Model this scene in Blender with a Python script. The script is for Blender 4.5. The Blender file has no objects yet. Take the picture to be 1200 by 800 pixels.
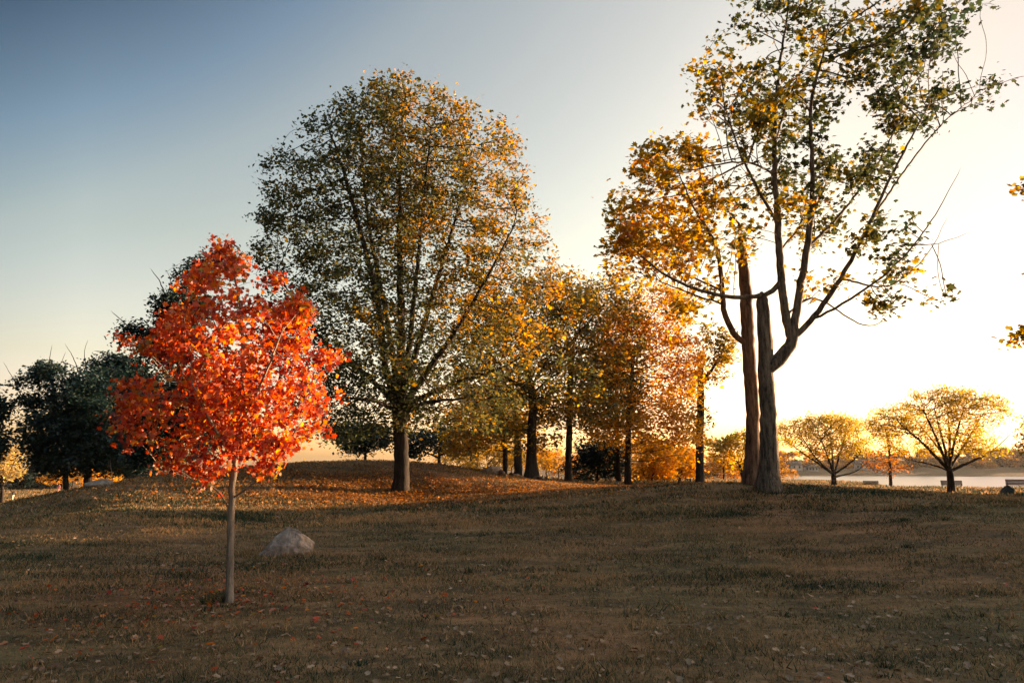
# Autumn park at sunset: grassy mound, red maple sapling, tall trees, lake beyond.
import bpy, math
import numpy as np
from mathutils import Vector

R = math.radians
rng = np.random.default_rng(7)
sc = bpy.context.scene
COL = sc.collection

# ---------------------------------------------------------------- camera model
EYE = 1.6
PITCH = R(10.27)
CT, ST = math.cos(PITCH), math.sin(PITCH)
FPX = 800.0                       # focal length in pixels of the 1200 px wide photograph (24 mm lens)


def W(px, py, Y):
    """world point seen at photo position px, py at forward distance Y"""
    u, v = (px - 600) / FPX, (400 - py) / FPX
    t = Y / (CT - v * ST)
    return np.array([t * u, Y, EYE + t * (ST + v * CT)])


HAZE = .00006
SUN_AZ, SUN_EL = 60.0, 4.6

# ---------------------------------------------------------------- terrain
CP = []


def cp(px, py, Y):
    CP.append(W(px, py, Y))


def cw(x, y, z):
    CP.append(np.array([x, y, z]))


for a in [(270, 705, 8.5), (335, 648, 13), (600, 700, 8.8), (1000, 702, 8.8), (1250, 705, 8.6), (0, 706, 8.6), (600, 800, 5.4),
          (0, 612, 19), (60, 592, 21), (120, 571, 24), (200, 556, 28), (300, 546, 31), (400, 541, 33), (470, 541, 34), (560, 550, 36), (640, 564, 36),
          (470, 577, 28), (300, 580, 24), (380, 577, 26), (300, 603, 19), (600, 577, 27), (680, 571, 30), (200, 585, 22), (150, 600, 18),
          (750, 571, 23), (850, 568, 21), (900, 577, 19.5), (600, 602, 18), (600, 640, 12.8), (800, 622, 14.5), (1000, 622, 14), (450, 602, 18.5),
          (940, 570, 21), (1000, 573, 20.5), (1060, 576.5, 19.5), (1130, 584, 18), (1200, 591, 17), (1290, 600, 16),
          (735, 569, 40), (666, 563, 40), (622, 562, 37), (820, 565, 42), (795, 568, 55), (848, 563, 62),
          (1115, 577.5, 58), (1100, 581, 50), (1190, 576, 55), (1200, 578, 46), (1116, 574.5, 68), (1043, 572, 85), (1021, 572, 90), (977, 569, 80),
          (1180, 571, 61.5), (1110, 570.5, 73.5), (1015, 570, 95), (850, 561, 110)]:
    cp(*a)
for a in [(0, 0, 0), (-6, 3, -.1), (6, 3, 0), (0, -10, -.3), (-16, -2, -.8), (16, 0, 0), (-24, 14, -1.4), (-30, 0, -2.5), (28, 8, .3), (14, 27, .45), (22, 30, .0),
          (-28, 30, -2.6), (-22, 42, -2.8), (-14, 50, -2.2), (-45, 30, -3.6), (-60, 60, -3.8), (-40, 90, -3.8), (-70, 110, -3.8), (-100, 150, -3.8), (-130, 60, -3.8),
          (0, 100, -2.2), (-2, 52, .1), (-14, 38, .6), (40, 30, -.3), (45, 15, -.6), (30, -20, -.5), (0, -40, -1.5), (70, -10, -1.5), (-60, -30, -3.5), (20, 48, -.3), (32, 50, -.5),
          (20, 75, -.9), (-60, 250, -3.6), (40, 200, -2.6), (60, 300, -3), (-300, 200, -3.8), (-300, -200, -4), (300, -200, -3), (0, -300, -3), (500, 0, -3), (-600, 600, -3), (0, 600, -2), (600, 700, -1)]:
    cw(*a)
CP = np.array(CP)
_c = 3.0


def _phi(d2):
    return np.sqrt(d2 + _c * _c)


_d2 = ((CP[:, None, :2] - CP[None, :, :2]) ** 2).sum(-1)
_n = len(CP)
_A = np.zeros((_n + 1, _n + 1))
_A[:_n, :_n] = _phi(_d2) - .12 * np.eye(_n)
_A[:_n, _n] = 1
_A[_n, :_n] = 1
_wt = np.linalg.solve(_A, np.append(CP[:, 2], 0))

_SHX = np.array([100, 62, 50, 47.2, 49.0, 52.5, 62, 80, 120, 157, 170])
_SHY = np.array([-20, 25, 45, 62, 76, 98, 140, 200, 310, 390, 430])


def hash_noise(x, y, seed=0):
    xi, yi = np.floor(x).astype(np.int64), np.floor(y).astype(np.int64)
    xf, yf = x - xi, y - yi
    xf, yf = xf * xf * (3 - 2 * xf), yf * yf * (3 - 2 * yf)

    def h(a, b):
        n = (a * 374761393 + b * 668265263 + seed * 982451653) & 0xffffffff
        n = ((n ^ (n >> 13)) * 1274126177) & 0xffffffff
        return ((n ^ (n >> 16)) & 0xffff) / 65535.0
    return (h(xi, yi) * (1 - xf) + h(xi + 1, yi) * xf) * (1 - yf) + (h(xi, yi + 1) * (1 - xf) + h(xi + 1, yi + 1) * xf) * yf


def TZ(x, y):
    x = np.atleast_1d(np.asarray(x, float)).ravel()
    y = np.atleast_1d(np.asarray(y, float)).ravel()
    out = np.empty(len(x))
    for i in range(0, len(x), 20000):
        xs, ys = x[i:i + 20000], y[i:i + 20000]
        d2 = (xs[:, None] - CP[None, :, 0]) ** 2 + (ys[:, None] - CP[None, :, 1]) ** 2
        out[i:i + 20000] = _phi(d2) @ _wt[:-1] + _wt[-1]
    r = np.hypot(x, y - 20)
    near = np.exp(-(r / 60) ** 2)
    out += near * ((hash_noise(x * .9, y * .9, 1) - .5) * .07 + (hash_noise(x * 3.1, y * 3.1, 2) - .5) * .03)
    # lake basin
    sx = np.interp(y, _SHY, _SHX)
    d_in = x - sx                                  # >0 over water
    far = 392 + 10 * np.sin(x * .013) - y          # >0 this side of far shore
    inside = np.minimum(d_in, far)
    s = np.clip(inside / 7.0, 0, 1)
    s = s * s * (3 - 2 * s)
    out = out * (1 - s) - 6.5 * s
    past = np.clip((y - 392) / 90.0, 0, 1)
    land = -4.2 + 4.3 * past + np.clip((y - 482) / 700, 0, 1) * 6
    m = np.clip((y - 385) / 12, 0, 1) * np.clip((x - 120) / 40, 0, 1)
    out = out * (1 - m) + land * m
    return out


def tz(x, y):
    return float(TZ(x, y)[0])


def ground_at(px, Y):
    """ground point at photo column px and forward distance Y"""
    z = 0.0
    for _ in range(6):
        a = math.atan2(z - EYE, Y) - PITCH
        v = math.tan(a)
        x = (px - 600) / FPX * Y / (CT - v * ST)
        z = tz(x, Y)
    return np.array([x, Y, z])


# ---------------------------------------------------------------- node helpers
def mat_new(name):
    m = bpy.data.materials.new(name)
    m.use_nodes = True
    nt = m.node_tree
    nt.nodes.clear()
    out = nt.nodes.new('ShaderNodeOutputMaterial')
    return m, nt, out


def N(nt, typ, **kw):
    n = nt.nodes.new(typ)
    for k, v in kw.items():
        setattr(n, k, v)
    return n


def ramp(nt, fac, stops, interp='LINEAR'):
    r = N(nt, 'ShaderNodeValToRGB')
    r.color_ramp.interpolation = interp
    e = r.color_ramp.elements
    while len(e) > 1:
        e.remove(e[-1])
    e[0].position = stops[0][0]
    e[0].color = (*stops[0][1], 1)
    for p, c in stops[1:]:
        q = e.new(p)
        q.color = (*c, 1)
    nt.links.new(fac, r.inputs[0])
    return r.outputs[0]


def math_n(nt, op, a, b=None, clamp=False):
    n = N(nt, 'ShaderNodeMath', operation=op, use_clamp=clamp)
    for i, v in enumerate((a, b)):
        if v is None:
            continue
        if isinstance(v, (int, float)):
            n.inputs[i].default_value = v
        else:
            nt.links.new(v, n.inputs[i])
    return n.outputs[0]


def noise(nt, vec, scale, detail=4, rough=.55, vscale=None):
    if vscale is not None:
        mp = N(nt, 'ShaderNodeMapping')
        mp.inputs['Scale'].default_value = vscale
        nt.links.new(vec, mp.inputs[0])
        vec = mp.outputs[0]
    n = N(nt, 'ShaderNodeTexNoise')
    n.inputs['Scale'].default_value = scale
    n.inputs['Detail'].default_value = detail
    n.inputs['Roughness'].default_value = rough
    nt.links.new(vec, n.inputs['Vector'])
    return n.outputs[0]


def mix_rgb(nt, fac, a, b, blend='MIX'):
    n = N(nt, 'ShaderNodeMix', data_type='RGBA', blend_type=blend)
    for sock, v in ((n.inputs[0], fac), (n.inputs[6], a), (n.inputs[7], b)):
        if isinstance(v, (int, float)):
            sock.default_value = v
        elif isinstance(v, tuple):
            sock.default_value = (*v, 1)
        else:
            nt.links.new(v, sock)
    return n.outputs[2]


def leaf_mat(name, stops, nscale=.35, grad=(0, 0, 0), goff=0.0, transl=.5, rand=.55, boost=1.5, nz=.9):
    """leaf colours vary from leaf to leaf and from bough to bough"""
    m, nt, out = mat_new(name)
    geo = N(nt, 'ShaderNodeNewGeometry')
    tc = N(nt, 'ShaderNodeTexCoord')
    nf = noise(nt, tc.outputs['Object'], nscale, 2, .5)
    f = math_n(nt, 'MULTIPLY', math_n(nt, 'SUBTRACT', geo.outputs['Random Per Island'], .5), rand)
    f2 = math_n(nt, 'MULTIPLY', math_n(nt, 'SUBTRACT', nf, .5), nz * 1.8)
    f = math_n(nt, 'ADD', math_n(nt, 'ADD', f, f2), .5 + goff)
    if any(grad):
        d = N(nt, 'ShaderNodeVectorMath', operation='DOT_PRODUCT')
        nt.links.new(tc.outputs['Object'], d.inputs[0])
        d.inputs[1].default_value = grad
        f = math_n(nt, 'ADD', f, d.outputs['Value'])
    f = math_n(nt, 'MINIMUM', math_n(nt, 'MAXIMUM', f, 0), 1)
    c = ramp(nt, f, stops)
    # leaf-to-leaf brightness
    w = N(nt, 'ShaderNodeTexWhiteNoise', noise_dimensions='1D')
    nt.links.new(geo.outputs['Random Per Island'], w.inputs['W'])
    vb = math_n(nt, 'ADD', math_n(nt, 'MULTIPLY', w.outputs['Value'], .7), .6)
    hs = N(nt, 'ShaderNodeHueSaturation')
    nt.links.new(c, hs.inputs['Color'])
    nt.links.new(vb, hs.inputs['Value'])
    dif = N(nt, 'ShaderNodeBsdfDiffuse')
    nt.links.new(hs.outputs[0], dif.inputs[0])
    tr = N(nt, 'ShaderNodeBsdfTranslucent')
    hs2 = N(nt, 'ShaderNodeHueSaturation')
    hs2.inputs['Saturation'].default_value = 1.15
    hs2.inputs['Value'].default_value = boost
    nt.links.new(hs.outputs[0], hs2.inputs['Color'])
    nt.links.new(hs2.outputs[0], tr.inputs[0])
    mx = N(nt, 'ShaderNodeMixShader')
    mx.inputs[0].default_value = transl
    nt.links.new(dif.outputs[0], mx.inputs[1])
    nt.links.new(tr.outputs[0], mx.inputs[2])
    gl = N(nt, 'ShaderNodeBsdfGlossy')
    gl.inputs['Roughness'].default_value = .5
    gl.inputs['Color'].default_value = (.8, .8, .8, 1)
    mx2 = N(nt, 'ShaderNodeMixShader')
    mx2.inputs[0].default_value = .03
    nt.links.new(mx.outputs[0], mx2.inputs[1])
    nt.links.new(gl.outputs[0], mx2.inputs[2])
    nt.links.new(mx2.outputs[0], out.inputs[0])
    return m


def bark_mat(name, dark, light, scale=9.0, moss=None, bump=.6):
    m, nt, out = mat_new(name)
    tc = N(nt, 'ShaderNodeTexCoord')
    n1 = noise(nt, tc.outputs['Object'], scale, 7, .72, (1, 1, .13))
    n2 = noise(nt, tc.outputs['Object'], 1.1, 3)
    n3 = noise(nt, tc.outputs['Object'], scale * 4, 3, .6, (1, 1, .4))
    f = math_n(nt, 'ADD', math_n(nt, 'MULTIPLY', n1, .75), math_n(nt, 'MULTIPLY', n3, .25))
    c = ramp(nt, f, [(.4, dark), (.5, tuple((a + b) / 2 for a, b in zip(dark, light))), (.6, light)])
    c = mix_rgb(nt, 1.0, c, ramp(nt, n2, [(.3, (.7, .7, .7)), (.7, (1.15, 1.1, 1.05))]), 'MULTIPLY')
    if moss:
        nm = noise(nt, tc.outputs['Object'], 2.3, 5, .6)
        c = mix_rgb(nt, math_n(nt, 'MULTIPLY', math_n(nt, 'SUBTRACT', nm, .56, True), 4.0, True), c, moss)
    p = N(nt, 'ShaderNodeBsdfPrincipled')
    nt.links.new(c, p.inputs['Base Color'])
    p.inputs['Roughness'].default_value = .95
    p.inputs['Specular IOR Level'].default_value = .12
    b = N(nt, 'ShaderNodeBump')
    b.inputs['Strength'].default_value = bump
    b.inputs['Distance'].default_value = .09
    nt.links.new(f, b.inputs['Height'])
    nt.links.new(b.outputs[0], p.inputs['Normal'])
    nt.links.new(p.outputs[0], out.inputs[0])
    return m


def simple_mat(name, c1, c2, scale=6.0, rough=.7, bump=.3, metal=0.0, vscale=None, dist=.02):
    m, nt, out = mat_new(name)
    tc = N(nt, 'ShaderNodeTexCoord')
    n1 = noise(nt, tc.outputs['Object'], scale, 6, .6, vscale)
    c = ramp(nt, n1, [(.3, c1), (.7, c2)])
    p = N(nt, 'ShaderNodeBsdfPrincipled')
    nt.links.new(c, p.inputs['Base Color'])
    p.inputs['Roughness'].default_value = rough
    p.inputs['Metallic'].default_value = metal
    p.inputs['Specular IOR Level'].default_value = .15
    b = N(nt, 'ShaderNodeBump')
    b.inputs['Strength'].default_value = bump
    b.inputs['Distance'].default_value = dist
    nt.links.new(n1, b.inputs['Height'])
    nt.links.new(b.outputs[0], p.inputs['Normal'])
    nt.links.new(p.outputs[0], out.inputs[0])
    return m


# ---------------------------------------------------------------- object helpers
def link_mesh(name, verts, faces_flat, sizes, material, parent=None, smooth=False):
    me = bpy.data.meshes.new(name)
    verts = np.asarray(verts, np.float32)
    faces_flat = np.asarray(faces_flat, np.int32)
    nf = len(faces_flat) // sizes if isinstance(sizes, int) else len(sizes)
    tot = np.full(nf, sizes, np.int32) if isinstance(sizes, int) else np.asarray(sizes, np.int32)
    start = np.concatenate([[0], np.cumsum(tot)[:-1]]).astype(np.int32)
    me.vertices.add(len(verts))
    me.vertices.foreach_set('co', verts.ravel())
    me.loops.add(len(faces_flat))
    me.loops.foreach_set('vertex_index', faces_flat)
    me.polygons.add(nf)
    me.polygons.foreach_set('loop_start', start)
    me.polygons.foreach_set('loop_total', tot)
    if smooth:
        me.polygons.foreach_set('use_smooth', np.ones(nf, bool))
    me.materials.append(material)
    me.update(calc_edges=True)
    o = bpy.data.objects.new(name, me)
    COL.objects.link(o)
    if parent is not None:
        o.parent = parent
    return o


def tag(o, label=None, cat=None, group=None, kind=None):
    for k, v in (('label', label), ('category', cat), ('group', group), ('kind', kind)):
        if v:
            o[k] = v
    return o


def empty(name, loc, label, cat, group=None):
    o = bpy.data.objects.new(name, None)
    o.empty_display_size = .2
    o.location = tuple(map(float, loc))
    COL.objects.link(o)
    return tag(o, label, cat, group)


def copy_thing(src, loc, rz=0.0, scale=(1, 1, 1), label=None, group=None):
    r = src.copy()
    COL.objects.link(r)
    r.location = tuple(map(float, loc))
    r.rotation_euler = (0, 0, rz)
    r.scale = scale
    if label:
        r['label'] = label
    if group:
        r['group'] = group
    for ch in list(src.children):
        c = ch.copy()
        COL.objects.link(c)
        c.parent = r
        for g in list(ch.children):
            d = g.copy()
            COL.objects.link(d)
            d.parent = c
    return r


class MB:
    """collects polygons into one mesh"""

    def __init__(self):
        self.v, self.f = [], []

    def add(self, verts, faces):
        o = len(self.v)
        self.v += [tuple(map(float, p)) for p in verts]
        self.f += [tuple(i + o for i in f) for f in faces]

    def box(self, c, s, rot=None):
        c = np.array(c, float)
        h = np.array(s, float) / 2
        pts = np.array([[x, y, z] for x in (-1, 1) for y in (-1, 1) for z in (-1, 1)], float) * h
        if rot is not None:
            pts = pts @ np.array(rot).T
        self.add(pts + c, [(0, 1, 3, 2), (4, 6, 7, 5), (0, 4, 5, 1), (2, 3, 7, 6), (0, 2, 6, 4), (1, 5, 7, 3)])

    def tube(self, pts, rad, k=8):
        v, f = tube_geo(np.array(pts, float), np.array(rad, float), k)
        self.add(v, f)

    def build(self, name, m, parent=None, smooth=False):
        flat = [i for f in self.f for i in f]
        return link_mesh(name, np.array(self.v), flat, [len(f) for f in self.f], m, parent, smooth)


def tube_geo(P, r, k, flare=None, cap=True, jag=0.0):
    n = len(P)
    T = np.gradient(P, axis=0) if n > 1 else np.array([[0, 0, 1.0]])
    T /= np.maximum(np.linalg.norm(T, axis=1, keepdims=True), 1e-9)
    ref = np.array([1.0, 0, 0]) if abs(T[0, 0]) < .8 else np.array([0, 1.0, 0])
    U = np.empty_like(P)
    for i in range(n):
        u = ref - T[i] * (ref @ T[i])
        u /= max(np.linalg.norm(u), 1e-9)
        U[i] = u
        ref = u
    V = np.cross(T, U)
    a = np.arange(k) * 2 * math.pi / k
    ca, sa = np.cos(a), np.sin(a)
    rr = np.repeat(np.asarray(r)[:, None], k, 1)
    if flare is not None:
        rr = rr * flare(P, a)
    v = P[:, None, :] + rr[..., None] * (ca[None, :, None] * U[:, None, :] + sa[None, :, None] * V[:, None, :])
    if jag:
        v[-1, :, 2] += rng.uniform(-jag, jag, k)
    v = v.reshape(-1, 3)
    f = []
    for i in range(n - 1):
        b = i * k
        for j in range(k):
            j2 = (j + 1) % k
            f.append((b + j, b + j2, b + k + j2, b + k + j))
    if cap:
        f.append(tuple(range(n * k - k, n * k)))
    return v, f


# ---------------------------------------------------------------- tree builder
class Tree:
    def __init__(self, base):
        self.base = np.array(base, float)
        self.pos, self.par, self.fix = [], [], []

    def path(self, pts, rad=None, step=.25, start=None):
        """adds a limb through pts; begins at the nearest existing node unless it is the first"""
        pts = [np.array(p, float) for p in pts]
        if not self.pos:
            self.pos.append(pts[0])
            self.par.append(-1)
            self.fix.append(rad[0] if rad else 0)
            cur = 0
        else:
            A = np.array(self.pos)
            cur = int(np.argmin(((A - pts[0]) ** 2).sum(1)))
            pts = [A[cur]] + pts[1:]
        # Catmull-Rom through the points
        Q = [pts[0]] + pts + [pts[-1] * 2 - pts[-2]]
        m = len(pts) - 1
        for i in range(m):
            p0, p1, p2, p3 = Q[i], Q[i + 1], Q[i + 2], Q[i + 3]
            L = np.linalg.norm(p2 - p1)
            k = max(1, int(round(L / step)))
            for j in range(1, k + 1):
                t = j / k
                p = .5 * ((2 * p1) + (-p0 + p2) * t + (2 * p0 - 5 * p1 + 4 * p2 - p3) * t * t + (-p0 + 3 * p1 - 3 * p2 + p3) * t ** 3)
                if j < k or i < m - 1:
                    p = p + rng.normal(0, step * .05, 3)
                self.pos.append(p)
                self.par.append(cur)
                cur = len(self.pos) - 1
                if rad:
                    x = (i + t) / m * (len(rad) - 1)
                    q = min(int(x), len(rad) - 2)
                    self.fix.append(rad[q] * (1 - (x - q)) + rad[q + 1] * (x - q))
                else:
                    self.fix.append(0)
        return cur

    def grow(self, A, step, kill, infl=1e9, trop=(0, 0, .08), iters=160, nograb=None):
        pos = np.array(self.pos)
        par = list(self.par)
        nch = np.zeros(len(pos), int)
        for p in par:
            if p >= 0:
                nch[p] += 1
        trop = np.array(trop)
        blocked = np.zeros(len(pos), bool)
        if nograb is not None:
            blocked = nograb(pos)
        dist = np.full(len(A), 1e9)
        near = np.zeros(len(A), int)
        ok = np.where(~blocked)[0]
        for s in range(0, len(ok), 256):
            ids = ok[s:s + 256]
            d = np.linalg.norm(A[:, None] - pos[None, ids], axis=2)
            k = d.argmin(1)
            dm = d[np.arange(len(A)), k]
            b = dm < dist
            dist[b] = dm[b]
            near[b] = ids[k[b]]
        for it in range(iters):
            if len(A) == 0:
                break
            act = dist < infl
            if not act.any():
                act = dist <= dist.min() + 1e-6
            src = near[act]
            d = A[act] - pos[src]
            d /= np.maximum(np.linalg.norm(d, axis=1, keepdims=True), 1e-9)
            acc = np.zeros((len(pos), 3))
            np.add.at(acc, src, d)
            ids = np.unique(src)
            ids = ids[nch[ids] < 4]
            if len(ids) == 0:
                break
            v = acc[ids]
            v /= np.maximum(np.linalg.norm(v, axis=1, keepdims=True), 1e-9)
            v = v + trop + rng.normal(0, .16, v.shape)
            v /= np.linalg.norm(v, axis=1, keepdims=True)
            new = pos[ids] + v * step
            base = len(pos)
            pos = np.vstack([pos, new])
            par += ids.tolist()
            nch[ids] += 1
            nch = np.concatenate([nch, np.zeros(len(new), int)])
            for s in range(0, len(new), 400):
                blk = new[s:s + 400]
                dd = np.linalg.norm(A[:, None] - blk[None], axis=2)
                k = dd.argmin(1)
                dm = dd[np.arange(len(A)), k]
                b = dm < dist
                dist[b] = dm[b]
                near[b] = base + s + k[b]
            keep = dist > kill
            A, dist, near = A[keep], dist[keep], near[keep]
        self.fix += [0] * (len(pos) - len(par) + len(pos) - len(self.fix)) if False else [0] * (len(pos) - len(self.fix))
        self.pos, self.par = list(pos), par

    def finish(self, trunk_r, tip_r, fixscale=True):
        pos = np.array(self.pos)
        par = np.array(self.par)
        n = len(pos)
        order = np.arange(n)            # parents always precede children
        ch = [[] for _ in range(n)]
        for i in order[1:]:
            ch[par[i]].append(i)
        tips = np.zeros(n)
        up = np.zeros(n, int)           # steps to the farthest tip
        for i in order[::-1]:
            if not ch[i]:
                tips[i] = 1
            if par[i] >= 0:
                tips[par[i]] += tips[i]
                up[par[i]] = max(up[par[i]], up[i] + 1)
        e = math.log(max(tips[0], 3)) / math.log(trunk_r / tip_r)
        r = tip_r * tips ** (1 / e)
        fix = np.array(self.fix)
        r = np.where(fix > 0, fix, r)
        for i in order[1:]:             # never thicker than the parent
            r[i] = min(r[i], r[par[i]] * (1.0 if fix[i] > 0 else .97))
        # smooth
        for _ in range(2):
            q = pos.copy()
            for i in range(1, n):
                if len(ch[i]) == 1 and fix[i] == 0:
                    q[i] = .5 * pos[i] + .25 * (pos[par[i]] + pos[ch[i][0]])
            pos = q
        self.P, self.r, self.ch, self.upn = pos, r, ch, up
        return self

    def wood(self, m, parent, name='trunk', flare=0.8, lobes=5, jag=0.0, kmax=14, minr=0.0, wob=.06):
        V, F, off = [], [], 0
        P, r, ch = self.P, self.r, self.ch
        base = P[0]
        r0 = r[0]
        ph = rng.uniform(0, 6.28, 4)

        def fl(Q, a):
            h = np.maximum(Q[:, 2] - base[2], 0)
            g = np.exp(-h / (1.6 * r0 + .05))[:, None]
            lob = .55 + .45 * np.cos(lobes * a[None, :] + ph[0]) * np.cos(2 * a[None, :] + ph[1])
            wb = 1 + wob * (np.sin(3 * a[None, :] + ph[2] + h[:, None] * 1.7) + .6 * np.sin(7 * a[None, :] + ph[3] - h[:, None] * 2.3))
            return (1 + flare * g * lob * 1.3) * wb
        stack = [(0, -1)]
        while stack:
            s, p = stack.pop()
            chain = [] if p < 0 else [p]
            i = s
            while True:
                chain.append(i)
                if not ch[i]:
                    break
                nx = max(ch[i], key=lambda c: r[c])
                for c in ch[i]:
                    if c != nx and r[c] >= minr:
                        stack.append((c, i))
                if r[nx] < minr:
                    break
                i = nx
            if len(chain) < 2:
                continue
            rr = r[chain].copy()
            if p >= 0:
                rr[0] = rr[1] * 1.12
            big = rr.max()
            k = kmax if big > .12 else (8 if big > .05 else (5 if big > .018 else 3))
            Q = P[chain].copy()
            first = p < 0
            if first:
                Q[0, 2] -= .25
            if self.r[chain[-1]] < .06:
                rr[-1] *= .4
            v, f = tube_geo(Q, rr, k, flare=fl if first else None, cap=True, jag=jag if self.r[chain[-1]] > .06 else 0)
            V.append(v)
            F += [tuple(x + off for x in q) for q in f]
            off += len(v)
        V = np.vstack(V) - np.array(parent.location)
        return link_mesh(name, V, [i for f in F for i in f], [len(f) for f in F], m, parent, True)

    def leaves(self, n, size, shape, m, parent, spread=.18, thr=4, name='crown', up=.45, hang=0.0, keep=None, tipw=1.0, var=.35, exclude=None, clump=.75):
        P = self.P
        cand = np.where((self.upn <= thr) & (np.array(self.fix) == 0))[0]
        if exclude is not None:
            cand = cand[~exclude(P[cand])]
        if len(cand) == 0:
            cand = np.where(self.upn <= thr)[0]
        w = 1.0 / (1 + self.upn[cand] * .35 * tipw)
        # uneven: whole boughs fuller or barer
        cl = hash_noise(P[cand, 0] * 1.1 + 50 + P[cand, 2] * .6, P[cand, 1] * 1.1 + P[cand, 2] * .7, 5)
        w *= .05 + clump * cl * cl + (1 - clump) * .5
        w /= w.sum()
        idx = rng.choice(cand, n, p=w)
        par = np.maximum(np.array(self.par)[idx], 0)
        t = rng.random((n, 1))
        C = P[idx] * t + P[par] * (1 - t)
        off = rng.normal(0, spread, (n, 3))
        off[:, 2] = off[:, 2] * .75 - hang * abs(rng.normal(0, spread, n))
        C = C + off
        return leaf_object(name, C, size, shape, m, parent, up, var)


def leaf_template(shape):
    if shape == 'maple':
        o = [(0, -.5), (.16, -.28), (.42, -.34), (.34, -.08), (.5, .14), (.24, .14), (.2, .24), (0, .55), (-.2, .24), (-.24, .14), (-.5, .14), (-.34, -.08), (-.42, -.34), (-.16, -.28)]
        v = [(0, -.02, .0)] + [(x, y, -.22 * (x * x + y * y) ** .5 * (.6 + .6 * abs(x))) for x, y in o]
        f = [(0, i + 1, (i + 1) % len(o) + 1) for i in range(len(o))]
    elif shape == 'oval':
        v = [(0, -.5, 0), (.26, -.12, .07), (.2, .22, .06), (0, .5, -.06), (-.2, .22, .06), (-.26, -.12, .07), (0, 0, 0)]
        f = [(6, 0, 1), (6, 1, 2), (6, 2, 3), (6, 3, 4), (6, 4, 5), (6, 5, 0)]
    elif shape == 'lobed':
        v = [(0, -.5, 0), (.42, -.25, .06), (.22, .05, .04), (.32, .3, .05), (0, .5, -.05), (-.32, .3, .05), (-.22, .05, .04), (-.42, -.25, .06)]
        f = [(0, 1, 2), (2, 3, 4), (0, 2, 4), (0, 4, 6), (4, 5, 6), (0, 6, 7)]
    else:
        v = [(0, -.5, 0), (.33, 0, .08), (0, .5, 0), (-.33, 0, .08)]
        f = [(0, 1, 2), (0, 2, 3)]
    return np.array(v), np.array(f)


def rand_frames(n, up):
    nrm = rng.normal(0, 1, (n, 3))
    nrm /= np.linalg.norm(nrm, axis=1, keepdims=True)
    nrm[:, 2] = np.abs(nrm[:, 2])
    nrm = nrm + np.array([0, 0, up])
    nrm /= np.linalg.norm(nrm, axis=1, keepdims=True)
    t = rng.normal(0, 1, (n, 3))
    t -= nrm * (t * nrm).sum(1, keepdims=True)
    t /= np.maximum(np.linalg.norm(t, axis=1, keepdims=True), 1e-9)
    b = np.cross(nrm, t)
    return np.stack([b, t, nrm], axis=2)          # columns


def leaf_object(name, C, size, shape, m, parent, up=.45, var=.35, frames=None, kind=None):
    n = len(C)
    tv, tf = leaf_template(shape)
    M = rand_frames(n, up) if frames is None else frames
    s = size * np.clip(rng.normal(1, var, n), .4, 1.8)
    V = np.einsum('nij,kj->nki', M, tv) * s[:, None, None] + C[:, None, :]
    if parent is not None:
        V = V - np.array(parent.location)
    F = (tf[None] + (np.arange(n) * len(tv))[:, None, None]).reshape(-1)
    return link_mesh(name, V.reshape(-1, 3), F, 3, m, parent)


def blob_points(blobs, Y, n, depth=1.0, shell=.35):
    """points filling crown volumes; blobs given at the tree's distance, as photo-sized ellipsoids with real depth"""
    s = Y / FPX
    vol = np.array([b[2] * b[3] * min(b[2], b[3] * 1.3) for b in blobs], float) ** .65
    cnt = rng.multinomial(n, vol / vol.sum())
    out = []
    for b, k in zip(blobs, cnt):
        c = W(b[0], b[1], Y)
        dY = b[4] if len(b) > 4 else 0.0
        rd = b[5] if len(b) > 5 else depth * min(b[2], b[3] * 1.3) * s
        d = rng.normal(0, 1, (k, 3))
        d /= np.linalg.norm(d, axis=1, keepdims=True)
        rad = rng.random(k) ** shell
        p = d * rad[:, None] * np.array([b[2] * s, rd, b[3] * s])
        p = p + c + np.array([0, dY, 0])
        out.append(p)
    return np.vstack(out)


def jit_depth(pts_px, Y, dys):
    return [W(a, b, Y + d) for (a, b), d in zip(pts_px, dys)]


# ---------------------------------------------------------------- materials
M = {}
M['red'] = leaf_mat('red_maple_leaf', [(0, (.12, .022, .018)), (.25, (.38, .06, .028)), (.5, (.55, .1, .038)), (.75, (.6, .16, .045)), (.93, (.58, .26, .05)), (1, (.2, .15, .04))], 1.6, transl=.55, rand=.95, nz=.7)
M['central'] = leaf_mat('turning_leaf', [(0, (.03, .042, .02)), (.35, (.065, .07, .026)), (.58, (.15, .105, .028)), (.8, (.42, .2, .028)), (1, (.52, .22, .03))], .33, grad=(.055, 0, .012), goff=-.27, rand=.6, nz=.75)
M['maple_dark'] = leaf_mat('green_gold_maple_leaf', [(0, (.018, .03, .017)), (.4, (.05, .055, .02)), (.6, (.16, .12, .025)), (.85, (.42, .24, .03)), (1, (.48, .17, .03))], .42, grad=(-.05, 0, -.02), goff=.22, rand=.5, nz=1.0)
M['maple_gold'] = leaf_mat('gold_maple_leaf', [(0, (.04, .048, .018)), (.3, (.11, .095, .026)), (.6, (.36, .22, .032)), (1, (.5, .25, .032))], .5, rand=.6, nz=.8, goff=.08)
M['grove'] = leaf_mat('mixed_grove_leaf', [(0, (.045, .062, .028)), (.4, (.11, .105, .032)), (.6, (.36, .215, .036)), (.82, (.56, .27, .032)), (1, (.56, .19, .028))], .3, rand=.65, nz=1.0)
M['grove_orange'] = leaf_mat('orange_leaf', [(0, (.14, .11, .03)), (.35, (.46, .25, .032)), (.65, (.64, .31, .035)), (1, (.64, .24, .032))], .35, rand=.6, nz=.8, goff=.05)
M['grove_yellow'] = leaf_mat('yellow_leaf', [(0, (.08, .08, .03)), (.4, (.36, .22, .035)), (1, (.55, .26, .035))], .35, rand=.6, nz=.7)
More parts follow.
